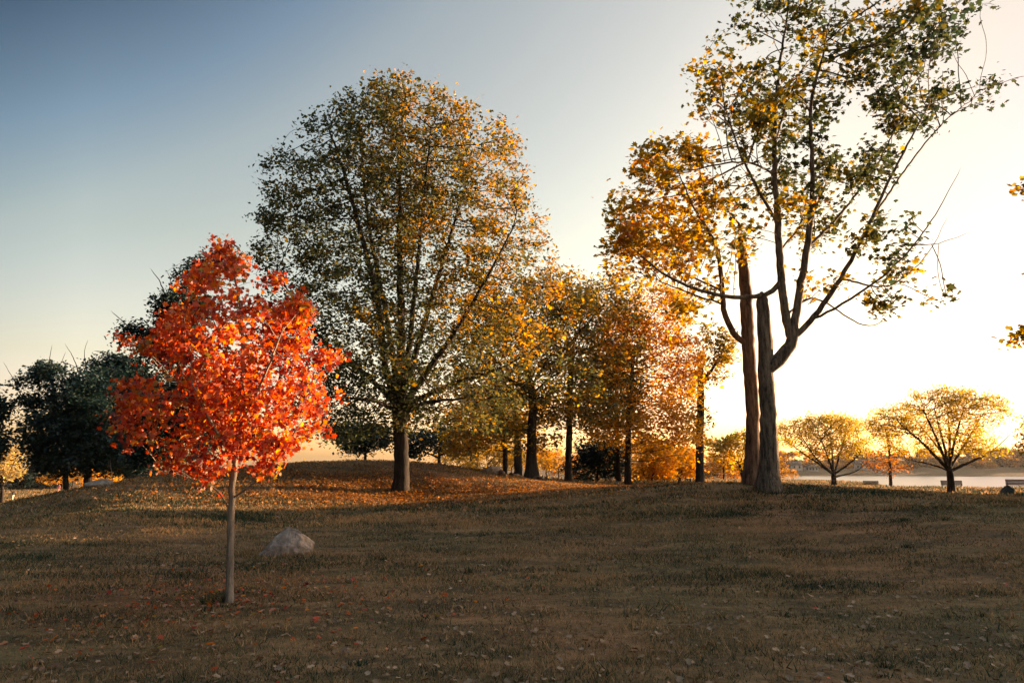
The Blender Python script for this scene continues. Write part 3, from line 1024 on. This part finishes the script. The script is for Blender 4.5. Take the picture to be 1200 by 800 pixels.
# spreading trees at the water's edge
std_tree('spreading_tree', 'smaller of two wide fan-shaped golden trees by the water, beside the tall trunks', 977, 80,
    [(977, 562), (977, 556)],
    [(965, 498, 48, 14), (990, 492, 24, 12), (940, 503, 26, 14), (1003, 505, 20, 18), (966, 515, 48, 14), (928, 517, 14, 9), (1010, 522, 12, 10), (950, 528, 26, 8), (985, 525, 26, 10)],
    2600, 18000, .17, 'quad', M['zelkova'], M['bark_dark'], .30, .018, step=.3, kill=.42, spread=.3, flare=.3, trop=(0, 0, .06), thr=2, trunk_rad=[.3, .26, .26], depth=1.3,
    limbs=[[(977, 556), (962, 545, .5), (940, 530, 1), (920, 515, 1.5)], [(977, 556), (995, 543, -.5), (1012, 528, -1)], [(977, 556), (970, 535, -1), (958, 505, -2)], [(977, 556), (985, 530, 1), (992, 500, 2)], [(977, 558), (975, 530, 2), (972, 505, 3.5)], [(977, 558), (1000, 553, 1), (1016, 543, 1.5)], [(977, 556), (955, 535, -1.5), (940, 512, -3)]],
    limb_r=[[.14, .12, .08, .03], [.13, .1, .04], [.13, .1, .04], [.13, .1, .04], [.13, .1, .04], [.1, .07, .03], [.12, .09, .04]], clump=.8, wig=.5)
std_tree('spreading_tree', 'larger of two wide fan-shaped golden trees by the water, bench behind its trunk', 1115, 58,
    [(1114, 562), (1113, 552)],
    [(1095, 476, 58, 20), (1075, 490, 46, 20), (1130, 482, 42, 22), (1105, 463, 40, 12), (1110, 508, 58, 20), (1150, 518, 24, 16), (1052, 500, 26, 16), (1166, 508, 8, 10), (1040, 480, 12, 10), (1085, 525, 36, 8), (1135, 528, 30, 8)],
    3200, 23500, .14, 'quad', M['zelkova'], M['bark_dark'], .28, .015, step=.25, kill=.36, spread=.27, flare=.3, trop=(0, 0, .06), thr=2, trunk_rad=[.29, .25, .27], depth=1.3,
    limbs=[[(1113, 552), (1098, 536, -.3), (1078, 516, -.8), (1055, 497, -1.2)], [(1114, 552), (1135, 542, .3), (1160, 530, .8), (1185, 508, 1)], [(1113, 550), (1106, 520, .5), (1095, 480, 1)], [(1113, 550), (1118, 520, -.7), (1130, 475, -1.4)], [(1113, 548), (1113, 515, 1.5), (1110, 475, 2.6)], [(1113, 550), (1100, 520, -1.2), (1082, 480, -2.6)], [(1113, 550), (1128, 525, 1), (1148, 490, 2)], [(1113, 552), (1095, 545, 1), (1062, 538, 1.5)], [(1113, 550), (1103, 530, 1.2), (1072, 490, 2.6)]],
    limb_r=[[.15, .13, .09, .03], [.13, .11, .07, .02], [.13, .1, .04], [.13, .1, .04], [.13, .1, .04], [.12, .1, .04], [.12, .09, .04], [.09, .06, .03], [.12, .09, .04]], clump=.8, wig=.5)
std_tree('slender_tree', 'thin upright russet tree between the two fan-shaped trees', 1044, 85,
    [(1043, 545), (1041, 520), (1040, 505)],
    [(1040, 530, 26, 28), (1042, 505, 14, 14), (1030, 545, 20, 8), (1055, 550, 16, 6)],
    420, 1900, .22, 'quad', M['russet'], M['bark_dark'], .2, .014, step=.32, kill=.6, spread=.32, flare=.3, trunk_rad=[.2, .16, .12, .06])
std_tree('golden_tree', 'golden tree at the right edge, only its outer twigs in the picture', 1238, 41,
    [(1236, 540)], [(1228, 510, 32, 22), (1206, 522, 14, 10), (1250, 500, 40, 30)], 700, 6500, .13, 'quad', M['zelkova'], M['bark_dark'], .25, .012, spread=.26, flare=.3)

# dark trees on the left, beyond the slope
std_tree('dark_leafy_tree', 'dark green tree with a ragged crown and slim visible trunk left of the red maple', 78, 44,
    [(77, 560), (78, 530)],
    [(75, 500, 50, 44), (62, 443, 26, 14), (42, 468, 18, 10), (95, 470, 42, 38), (50, 520, 28, 34), (105, 525, 42, 30), (80, 545, 44, 14)],
    1800, 34000, .16, 'lobed', M['dark'], M['bark_dark'], .17, .012, spread=.33, flare=.2, trunk_rad=[.17, .16, .15],
    limbs=[[(78, 520), (62, 450, .3), (58, 425, .4), (61, 404, .4)], [(78, 520), (30, 470), (18, 448), (4, 424)], [(60, 440), (72, 424, .3), (77, 412, .5)]], limb_r=[[.1, .05, .025, .008], [.08, .04, .022, .008], [.03, .02, .008]], thr=4)
std_tree('dark_leafy_tree', 'dark green tree with bare twigs on top, its stout trunk at the rocky slope', 103, 48,
    [(103, 540), (108, 510)],
    [(140, 452, 36, 26), (128, 500, 42, 44), (152, 432, 20, 16), (125, 424, 14, 8), (150, 520, 40, 36)],
    1600, 30000, .17, 'lobed', M['dark'], M['bark_dark'], .26, .012, spread=.34, flare=.2, trunk_rad=[.27, .24, .2],
    limbs=[[(108, 510), (104, 450), (99, 415), (103, 398)], [(110, 505), (90, 430), (76, 402)], [(120, 490), (145, 426), (126, 413), (110, 411)]], limb_r=[[.1, .05, .02, .008], [.09, .03, .008], [.09, .04, .02, .008]])
std_tree('dark_leafy_tree', 'dark green tree standing directly behind the red maple, poking above it', 205, 37,
    [(205, 500), (208, 450), (215, 400)],
    [(185, 400, 36, 34), (208, 362, 34, 34), (235, 322, 24, 26), (252, 288, 12, 10), (213, 328, 8, 16), (172, 470, 46, 50), (190, 530, 42, 20), (240, 480, 56, 50), (150, 395, 18, 10)],
    1900, 36000, .15, 'lobed', M['dark'], M['bark_dark'], .24, .011, spread=.29, flare=.2, trunk_rad=[.25, .2, .17, .12],
    limbs=[[(212, 420), (195, 350), (186, 328), (176, 314)], [(208, 440), (170, 400), (130, 364)], [(195, 350), (200, 330), (196, 318)]], limb_r=[[.1, .04, .025, .01], [.09, .05, .012], [.03, .02, .01]])
std_tree('dark_leafy_tree', 'dark green tree at the left edge, only its branch ends showing', -34, 44,
    [(-32, 540)], [(-28, 480, 38, 28), (-12, 520, 26, 14), (4, 527, 12, 5), (-40, 520, 40, 30)], 700, 7500, .24, 'quad', M['dark'], M['bark_dark'], .25, .012, spread=.33, flare=.2)
std_tree('dark_leafy_tree', 'dark green tree behind the mound, low and left of the tall tree trunk', 428, 62,
    [(428, 530)], [(420, 514, 28, 20), (398, 505, 20, 13), (445, 512, 20, 18)], 500, 5500, .26, 'quad', M['dark'], M['bark_dark'], .25, .013, spread=.36, flare=.2)
std_tree('dark_leafy_tree', 'dark green tree behind the mound, low and right of the tall tree trunk', 515, 64,
    [(515, 530)], [(520, 515, 38, 20), (490, 520, 26, 18), (545, 522, 22, 14)], 600, 6500, .26, 'quad', M['dark'], M['bark_dark'], .25, .013, spread=.36, flare=.2)
std_tree('pale_tree', 'pale cream-gold tree at the left edge beyond the walker', 2, 104,
    [(3, 560)], [(8, 530, 20, 14), (16, 553, 16, 10), (-10, 545, 22, 18)], 500, 3600, .34, 'quad', M['cream'], M['bark_dark'], .3, .02, spread=.5, flare=.2)

# trees just outside the picture on the right whose branch ends reach into it
std_tree('leaning_maple', 'green-gold maple at the right edge, only branch ends in the picture', 1330, 19,
    [(1325, 500), (1320, 430), (1310, 380)],
    [(1226, 380, 34, 9), (1208, 402, 6, 4), (1290, 300, 50, 50), (1238, 256, 28, 6), (1290, 200, 70, 70), (1300, 330, 60, 50), (1340, 260, 80, 90)],
    1100, 6000, .15, 'lobed', M['maple_dark'], M['bark'], .22, .008, step=.2, kill=.42, spread=.18, flare=.6, trop=(0, 0, .02),
    limbs=[[(1318, 420), (1292, 402, -.2), (1258, 386, -.3), (1226, 379, -.3), (1204, 384, -.3)], [(1312, 385), (1290, 320), (1262, 268), (1222, 255)]], limb_r=[[.07, .05, .035, .022, .01], [.08, .06, .03, .012]])

# tall unseen shrubs added outside the right edge to keep sun off the foreground
hb, _ = std_tree('offframe_shade_shrub', 'dense dark shrub in the row added outside the right edge to shade the foreground', 1330, 50,
    [(1330, 560)], [(1330, 540, 40, 34), (1300, 548, 28, 26), (1360, 550, 30, 24), (1332, 512, 30, 20)], 700, 16000, .24, 'quad', M['dark'], M['bark_dark'], .12, .014, spread=.34, flare=.2, cat='shrub', thr=9, group='shade shrubs added outside the right edge', clump=.2, wig=.1)
shrub_h = 4.9
for i, (x, y, k) in enumerate([(46.2, 51, .96), (46.5, 46.5, 1.0), (45.5, 42.5, .97), (44, 38.5, 1.02), (42, 35, .95), (40, 31.3, 1.0), (38, 28, .93), (36, 24.5, .98), (34, 21, .9), (32, 17.5, .95), (30, 13, .9)]):
    o_ = hb if i == 0 else copy_thing(hb, (0, 0, 0))
    o_.location = (x, y, tz(x, y))
    o_.rotation_euler = (0, 0, i * 1.3)
    o_.scale = (k * 1.05, k * 1.05, k * (1.1 if i < 2 else 1.22))

# ---------------------------------------------------------------- far woods: a few kinds, copied
def far_proto(name, label, lm, h, wd, loc, group, nleaf=1500, leaf=.5, trunk_h=.25, lo=.42):
    """small tree: crown of leaf clumps over a short trunk, about h metres high"""
    e = empty(name, loc, label, 'tree', group)
    t = Tree(np.array(loc, float))
    b = np.array(loc, float)
    t.path([b, b + [0, 0, h * trunk_h], b + [.1, 0, h * .5]], [h * .022, h * .018, h * .012], h / 16)
    A = []
    for k in range(7):
        c = b + np.array([rng.normal(0, wd * .24), rng.normal(0, wd * .24), h * (rng.uniform(lo, .78) if k > 2 or lo > .3 else rng.uniform(.1, .26))])
        d = rng.normal(0, 1, (60, 3)); d /= np.linalg.norm(d, axis=1, keepdims=True)
        A.append(c + d * rng.random((60, 1)) ** .4 * np.array([wd * .27, wd * .27, h * .2]))
    t.grow(np.vstack(A), h / 18, h / 11, trop=(0, 0, .1))
    t.finish(h * .022, h * .002)
    t.wood(M['bark_dark'], e, flare=.3, kmax=7, minr=h * .002)
    t.leaves(nleaf, leaf, 'quad', lm, e, spread=h * .045, thr=5)
    return e


def place(protos, spots, group, labels):
    used = set()
    for i, (px, Y, s, k) in enumerate(spots):
        g_ = ground_at(px, Y)
        p = protos[k]
        if k not in used:
            used.add(k)
            p.location = tuple(g_)
            p.scale = (s, s, s)
            p['label'] = labels[k]
            p['group'] = group
        else:
            copy_thing(p, g_, rng.uniform(0, 6.28), (s * rng.uniform(.85, 1.2), s * rng.uniform(.85, 1.2), s * rng.uniform(.9, 1.1)), labels[k], group)


# far shore
GA = 'autumn trees along the far shore'
fa = far_proto('far_shore_tree', '', M['far'], 12, 12, (200, 470, 0), GA, 2000, .8, .12, .12)
fb = far_proto('far_shore_tree', '', M['grove_orange'], 10, 11, (220, 470, 0), GA, 2000, .75, .1, .12)
spots = []
for px in np.concatenate([np.arange(905, 1330, 7.0), np.arange(908, 1330, 9.0)]):
    k = 1 if px < 1000 and rng.random() < .8 else (0 if rng.random() < .75 else 1)
    spots.append((px + rng.normal(0, 3), rng.uniform(465, 560), rng.uniform(.75, 1.45), k))
place([fa, fb], spots, GA, ['brown-gold tree in the continuous wood along the far shore', 'bright orange tree in the continuous wood along the far shore'])

# russet wood seen between the grove and the paired trunks
GB = 'russet wood across the meadow'
ra = far_proto('russet_tree', '', M['russet'], 9, 9, (40, 200, 0), GB, 1500, .5, .12, .15)
rb = far_proto('russet_tree', '', M['far'], 9, 10, (40, 210, 0), GB, 1500, .5, .12, .15)
spots = [(px + rng.normal(0, 3), rng.uniform(185, 230), rng.uniform(.75, 1.05), int(rng.random() < .5)) for px in np.arange(690, 915, 9)]
place([ra, rb], spots, GB, ['russet tree in the low far wood across the meadow', 'brown tree in the low far wood across the meadow'])

# sunlit trees behind the grove
GC = 'sunlit trees behind the grove'
ya = far_proto('sunlit_tree', '', M['grove_yellow'], 9, 8, (0, 90, 0), GC, 2600, .3, .15)
yb = far_proto('sunlit_tree', '', M['grove_orange'], 9, 8, (0, 90, 0), GC, 2600, .3, .15)
place([ya, yb], [(548, 96, .8, 0), (572, 84, .75, 0), (600, 100, .8, 0), (640, 92, .75, 1), (655, 84, .6, 1), (625, 110, .9, 0), (690, 90, .7, 1), (755, 95, .8, 1), (775, 80, .7, 1), (585, 130, 1.1, 0)], GC,
      ['yellow sunlit tree glimpsed behind the grove trunks', 'orange sunlit tree glimpsed behind the grove trunks'])

# far left edge of the meadow
GD = 'trees along the far edge of the left meadow'
da = far_proto('meadow_edge_tree', '', M['dark'], 11, 10, (-100, 160, 0), GD, 2200, .5, .05, .15)
ga = far_proto('meadow_edge_tree', '', M['grove_orange'], 6, 6, (-90, 150, 0), GD, 1500, .33, .12)
place([da, ga], [(-20, 165, 1, 0), (2, 170, .8, 0), (22, 160, .85, 0), (36, 158, .95, 0), (50, 165, .9, 0), (64, 175, 1.0, 0), (150, 170, 1.1, 0), (180, 175, 1.1, 0), (220, 175, 1.1, 0),
      (58, 140, .75, 1), (72, 150, .85, 1), (84, 155, .9, 1), (92, 150, .8, 1), (112, 120, .9, 1), (122, 112, .9, 1), (130, 130, 1.0, 1)], GD,
      ['dark tree in the shaded row beyond the left meadow', 'low orange tree at the far edge of the left meadow'])

# ---------------------------------------------------------------- stones
def boulder(name, label, loc, size, seed, m, rz=0, sink=.3, pts=26, cat='boulder'):
    r_ = np.random.default_rng(seed)
    import bmesh
    bm = bmesh.new()
    for p_ in (pts if isinstance(pts, list) else []):
        bm.verts.new(p_)
    for _ in range(0 if isinstance(pts, list) else pts):
        d = r_.normal(0, 1, 3)
        d /= np.linalg.norm(d)
        d *= r_.uniform(.8, 1.0)
        bm.verts.new((d[0] * size[0] / 2, d[1] * size[1] / 2, d[2] * size[2] / 2))
    bmesh.ops.convex_hull(bm, input=bm.verts)
    bmesh.ops.delete(bm, geom=[v_ for v_ in bm.verts if not v_.link_faces], context='VERTS')
    bmesh.ops.bevel(bm, geom=list(bm.edges), offset=min(size) * .05, segments=2, profile=.6, affect='EDGES')
    bmesh.ops.subdivide_edges(bm, edges=bm.edges[:], cuts=2, use_grid_fill=True)
    for v_ in bm.verts:
        q = np.array(v_.co)
        k = (hash_noise(np.array([q[0] * 14 / max(size)]), np.array([q[1] * 14 / max(size) + q[2] * 11 / max(size)]), seed)[0] - .5)
        v_.co += v_.normal * k * min(size) * .05
    me = bpy.data.meshes.new(name)
    bm.to_mesh(me)
    bm.free()
    me.materials.append(m)
    o = bpy.data.objects.new(name, me)
    COL.objects.link(o)
    o.location = (float(loc[0]), float(loc[1]), float(loc[2] + size[2] * (.5 - sink)))
    o.rotation_euler = (0, 0, rz)
    return tag(o, label, cat)


gran = simple_mat('pale_granite', (.12, .09, .07), (.33, .25, .19), 9, .85, .9, dist=.03)
gran2 = simple_mat('dark_mossy_stone', (.03, .035, .03), (.08, .08, .065), 9, .9, .8, dist=.04)
BP = [(-.48, -.12, -.1), (-.47, -.2, .02), (-.2, -.32, -.1), (.12, -.36, -.1), (.3, -.3, .02), (.46, -.1, .12), (.5, .05, .24), (.36, -.02, .36), (.2, -.04, .44), (.04, .02, .52), (-.06, .04, .5),
      (-.22, -.12, .28), (-.34, -.16, .14), (.1, -.3, .22), (.3, -.22, .22), (-.4, .25, .0), (.0, .35, .3), (.35, .3, .2), (.4, .25, -.1), (-.3, .3, -.1), (-.08, -.27, .2), (.46, .1, -.1)]
boulder('boulder', 'pale angular boulder half sunk in the grass beside the red maple', ground_at(335, 13) + np.array([0, 0, -.06]), (1, .8, .6), 5, gran, 0.1, .5, BP)
boulder('boulder', 'dark rounded boulder in front of the bench at the right edge', ground_at(1180, 47), (1.1, 1.0, 1.1), 9, gran2, 0, .35)
boulder('rock_outcrop', 'low grey rock ledge on the left slope under the dark trees', ground_at(118, 25), (1.3, 1.0, .45), 12, gran, .5, .4, 22, 'rock')
boulder('boulder', 'weathered pale rock with a dark hollow on the bank left of the flared trunk', ground_at(577, 34.6), (1.5, 1.0, .7), 21, gran, .9, .35, 22)
boulder('boulder', 'small pale stone in front of the dark grove shrub', ground_at(723, 40), (.34, .3, .34), 31, gran, .2, .3)

# exposed roots of the flared tree
root_m = M['bark_snag']
for i, (pts, lab) in enumerate([([(582, 35), (588, 34.3), (592, 33.5)], 'gnarled bleached root arching down beside the weathered rock'),
                                ([(598, 35.2), (606, 35.4), (616, 36.2)], 'long bleached root running along the bank to the flared trunk'),
                                ([(628, 36), (634, 35.3), (640, 34.6)], 'short dark root on the open side of the flared trunk')]):
    mb = MB()
    q = []
    for a, (px, Y) in enumerate(pts):
        g_ = ground_at(px, Y)
        q.append(g_ + np.array([0, 0, .14 if a == 1 else .03]))
    q = np.array(q)
    tt = np.linspace(0, 2, 9)
    qq = np.stack([np.interp(tt, [0, 1, 2], q[:, k]) for k in range(3)], 1) + rng.normal(0, .03, (9, 3))
    mb.tube(qq, np.linspace(.17, .06, 9), 8)
    tag(mb.build('tree_root', root_m, None, True), lab, 'root')

# ---------------------------------------------------------------- benches
wood_m = simple_mat('bench_wood', (.035, .022, .016), (.07, .045, .03), 5, .7, .3, vscale=(.3, 1, 1))
iron_m = simple_mat('bench_iron', (.012, .016, .017), (.03, .035, .035), 12, .5, .2)


def bench(label, px, Y, rz, wd=1.8):
    g_ = ground_at(px, Y)
    e = empty('park_bench', g_, label, 'bench', 'benches facing the water')
    s = MB()
    for k in range(4):
        s.box((0, .08 + k * .115, .45), (wd, .1, .035))
    s.build('seat', wood_m, e)
    b_ = MB()
    for k in range(4):
        b_.box((0, -.02 - k * .022, .56 + k * .115), (wd, .03, .1))
    b_.build('backrest', wood_m, e)
    for sx in (-1, 1):
        l = MB()
        x = sx * (wd / 2 - .12)
        l.tube([(x, 0, -.1), (x, .02, .43)], [.03, .03], 6)
        l.tube([(x, .44, -.1), (x, .42, .43)], [.03, .03], 6)
        l.tube([(x, .0, .40), (x, .44, .405)], [.022, .022], 6)
        l.tube([(x, .04, .41), (x, -.045, .6), (x, -.115, .96)], [.024, .022, .02], 6)
        l.build('leg', iron_m, e)
        a_ = MB()
        a_.tube([(x, -.06, .66), (x, .2, .67), (x, .44, .64), (x, .45, .45)], [.02, .022, .022, .02], 6)
        a_.build('armrest', iron_m, e)
    e.rotation_euler = (0, 0, rz)
    return e


bench('slatted bench farthest along the shore, left of the slender russet tree', 1021, 90, R(-30))
bench('slatted bench behind the trunk of the larger fan-shaped tree', 1116, 68, R(-40))
bench('slatted bench nearest the camera, cut by the right edge', 1198, 54.5, R(-38), 2.0)

# short posts by the small orange tree
pm = simple_mat('post_wood', (.09, .06, .045), (.2, .14, .1), 8, .8, .4)
for px, lab in ((805.5, 'short wooden post by the small orange tree, closer to its trunk'), (809.5, 'short wooden post by the small orange tree, nearer the snapped trunk')):
    g_ = ground_at(px, 56)
    mb = MB()
    mb.tube([(0, 0, -.1), (0, 0, .42), (0, 0, .5), (0, 0, .53)], [.11, .105, .1, .05], 10)
    o = mb.build('wooden_post', pm, None, True)
    o.location = tuple(g_)
    tag(o, lab, 'post')

# ---------------------------------------------------------------- far houses
wall_w = simple_mat('white_clapboard', (.55, .5, .46), (.7, .66, .6), 3, .8, .1, vscale=(.2, .2, 6))
roof_m = simple_mat('shingle_roof', (.1, .07, .055), (.2, .14, .11), 3, .9, .3)
glass_m = simple_mat('dark_window_glass', (.03, .03, .03), (.05, .05, .05), 2, .15, .0)


def house(name, label, px, Y, wd, dp, ht, rf, rz, nwin, cat='house'):
    g_ = ground_at(px, Y)
    e = empty(name, g_, label, cat)
    mb = MB()
    mb.add([(-wd / 2, -dp / 2, -.5), (wd / 2, -dp / 2, -.5), (wd / 2, dp / 2, -.5), (-wd / 2, dp / 2, -.5), (-wd / 2, -dp / 2, ht), (wd / 2, -dp / 2, ht), (wd / 2, dp / 2, ht), (-wd / 2, dp / 2, ht), (-wd / 2, 0, ht + rf), (wd / 2, 0, ht + rf)],
           [(0, 1, 5, 4), (2, 3, 7, 6), (1, 2, 6, 9, 5), (3, 0, 4, 8, 7)])
    mb.build('wall', wall_w, e)
    mb = MB()
    o = .5
    th = .25
    k = rf / (dp / 2)
    for s in (-1, 1):
        p0 = [(-wd / 2 - o, s * (dp / 2 + o), ht - k * o + .03), (wd / 2 + o, s * (dp / 2 + o), ht - k * o + .03), (wd / 2 + o, 0, ht + rf + .03), (-wd / 2 - o, 0, ht + rf + .03)]
        p1 = [(a, b2, c_ + th) for a, b2, c_ in p0]
        mb.add(p0 + p1, [(0, 1, 2, 3), (4, 5, 6, 7), (0, 1, 5, 4), (1, 2, 6, 5), (3, 0, 4, 7)])
    mb.build('roof', roof_m, e)
    for i in range(nwin):
        x = -wd / 2 + (i + .5) * wd / nwin
        mb = MB()
        mb.box((x, -dp / 2 - .04, ht * .55), (1.0, .08, 1.5))
        wn = mb.build('window', glass_m, e)
        f_ = MB()
        for sx in (-1, 1):
            f_.box((x + sx * .58, -dp / 2 - .06, ht * .55), (.14, .12, 1.8))
        f_.box((x, -dp / 2 - .06, ht * .55 + .83), (1.0, .12, .14))
        f_.box((x, -dp / 2 - .06, ht * .55 - .83), (1.0, .12, .14))
        f_.build('frame', wall_w, wn)
    mb = MB()
    mb.box((wd * .25, .6, ht + rf + .5), (.9, .9, 1.8))
    mb.build('chimney', roof_m, e)
    e.rotation_euler = (0, 0, rz)
    return e


house('white_house', 'white gabled house on the far shore beside the tall trunks', 930, 452, 9, 8, 3.2, 2.2, R(-12), 3)
house('boat_shed', 'long low white shed on the far shore next to the gabled house', 951, 440, 7.5, 5, 2.4, .9, R(-15), 4, 'shed')
house('waterside_house', 'pale house among far trees between the fan-shaped trees', 1012, 455, 10, 8, 3.5, 2.5, R(-20), 4)
house('waterside_house', 'small pale cottage just left of the slender russet tree trunk', 1029, 450, 6, 6, 2.8, 2.2, R(10), 2)


# ---------------------------------------------------------------- distant people
def person(label, px, Y, h, shirt, trousers, face, stride=.12):
    g_ = ground_at(px, Y)
    e = empty('person', g_, label, 'person')
    me = bpy.data.meshes.new('body')
    k = h / 1.75
    J = [(0, 0, .95), (0, 0, 1.15), (0, 0.01, 1.4), (0, .02, 1.5), (0, .03, 1.58), (0, .05, 1.68),
         (.09, 0, .9), (.1, stride, .5), (.1, stride * 1.2, .08), (.1, stride * 1.2 + .14, .04),
         (-.09, 0, .9), (-.1, -stride * .3, .5), (-.1, -stride * 1.5, .1), (-.1, -stride * 1.5 + .14, .04),
         (.18, 0, 1.42), (.23, -.08, 1.15), (.22, -.02, .9), (.21, .02, .82), (-.18, 0, 1.42), (-.23, .1, 1.15), (-.22, .2, .93), (-.21, .24, .86)]
    E_ = [(0, 1), (1, 2), (2, 3), (3, 4), (4, 5), (0, 6), (6, 7), (7, 8), (8, 9), (0, 10), (10, 11), (11, 12), (12, 13), (2, 14), (14, 15), (15, 16), (16, 17), (2, 18), (18, 19), (19, 20), (20, 21)]
    rad = [.15, .14, .16, .06, .075, .1, .095, .065, .045, .035, .095, .065, .045, .035, .065, .045, .035, .035, .065, .045, .035, .035]
    me.from_pydata([(x * k, y * k, z * k) for x, y, z in J], E_, [])
    o = bpy.data.objects.new('body', me)
    COL.objects.link(o)
    o.parent = e
    sk = o.modifiers.new('skin', 'SKIN')
    for v_, r_ in zip(me.skin_vertices[0].data, rad):
        v_.radius = (r_ * k, r_ * k * .85)
    me.skin_vertices[0].data[0].use_root = True
    sub = o.modifiers.new('sub', 'SUBSURF')
    sub.levels = sub.render_levels = 1
    m, nt, out = mat_new('clothing')
    tc = N(nt, 'ShaderNodeTexCoord')
    sp = N(nt, 'ShaderNodeSeparateXYZ')
    nt.links.new(tc.outputs['Object'], sp.inputs[0])
    c = ramp(nt, math_n(nt, 'DIVIDE', sp.outputs['Z'], h), [(0, trousers), (.54, shirt), (.865, (.4, .25, .18)), (.955, (.05, .035, .025))], 'CONSTANT')
    p_ = N(nt, 'ShaderNodeBsdfPrincipled')
    p_.inputs['Roughness'].default_value = .9
    nt.links.new(c, p_.inputs['Base Color'])
    nt.links.new(p_.outputs[0], out.inputs[0])
    me.materials.append(m)
    e.rotation_euler = (0, 0, face)
    return e


person('lone person in a dark top and pale trousers walking on the left meadow', 14.5, 107, 1.75, (.02, .025, .03), (.55, .5, .45), R(70))
person('tiny distant person in a pink top by the orange trees on the left', 68.5, 142, 1.6, (.6, .2, .25), (.5, .25, .25), R(20))
person('tiny distant person dressed in white between the dark trunks on the left', 97.5, 138, 1.7, (.7, .62, .5), (.6, .52, .42), R(-40))

# ---------------------------------------------------------------- evening haze
hm, nt, out = mat_new('evening_haze')
pv = N(nt, 'ShaderNodeVolumePrincipled')
pv.inputs['Color'].default_value = (.95, .93, .9, 1)
pv.inputs['Density'].default_value = HAZE
pv.inputs['Anisotropy'].default_value = .25
nt.links.new(pv.outputs[0], out.inputs['Volume'])
mb = MB()
mb.box((50, 290, 18), (1500, 760, 56))
hz = mb.build('haze', hm)
tag(hz, 'thin warm evening haze over the park and lake', None, None, 'stuff')

# ---------------------------------------------------------------- camera and view
cam = bpy.data.cameras.new('camera')
cam.sensor_width = 36
cam.lens = 24
cam.clip_end = 5000
co = bpy.data.objects.new('camera', cam)
COL.objects.link(co)
co.location = (0, 0, EYE)
co.rotation_euler = (R(90) + PITCH, 0, 0)
sc.camera = co
sc.view_settings.view_transform = 'Standard'
sc.view_settings.look = 'None'
sc.view_settings.exposure = 2.5
sc.view_settings.gamma = 1
sc.render.engine = 'CYCLES'
sc.cycles.use_denoising = True
sc.cycles.max_bounces = 8
sc.cycles.diffuse_bounces = 3
sc.cycles.transmission_bounces = 6
sc.cycles.caustics_reflective = False
sc.cycles.caustics_refractive = False
sc.cycles.sample_clamp_indirect = 4
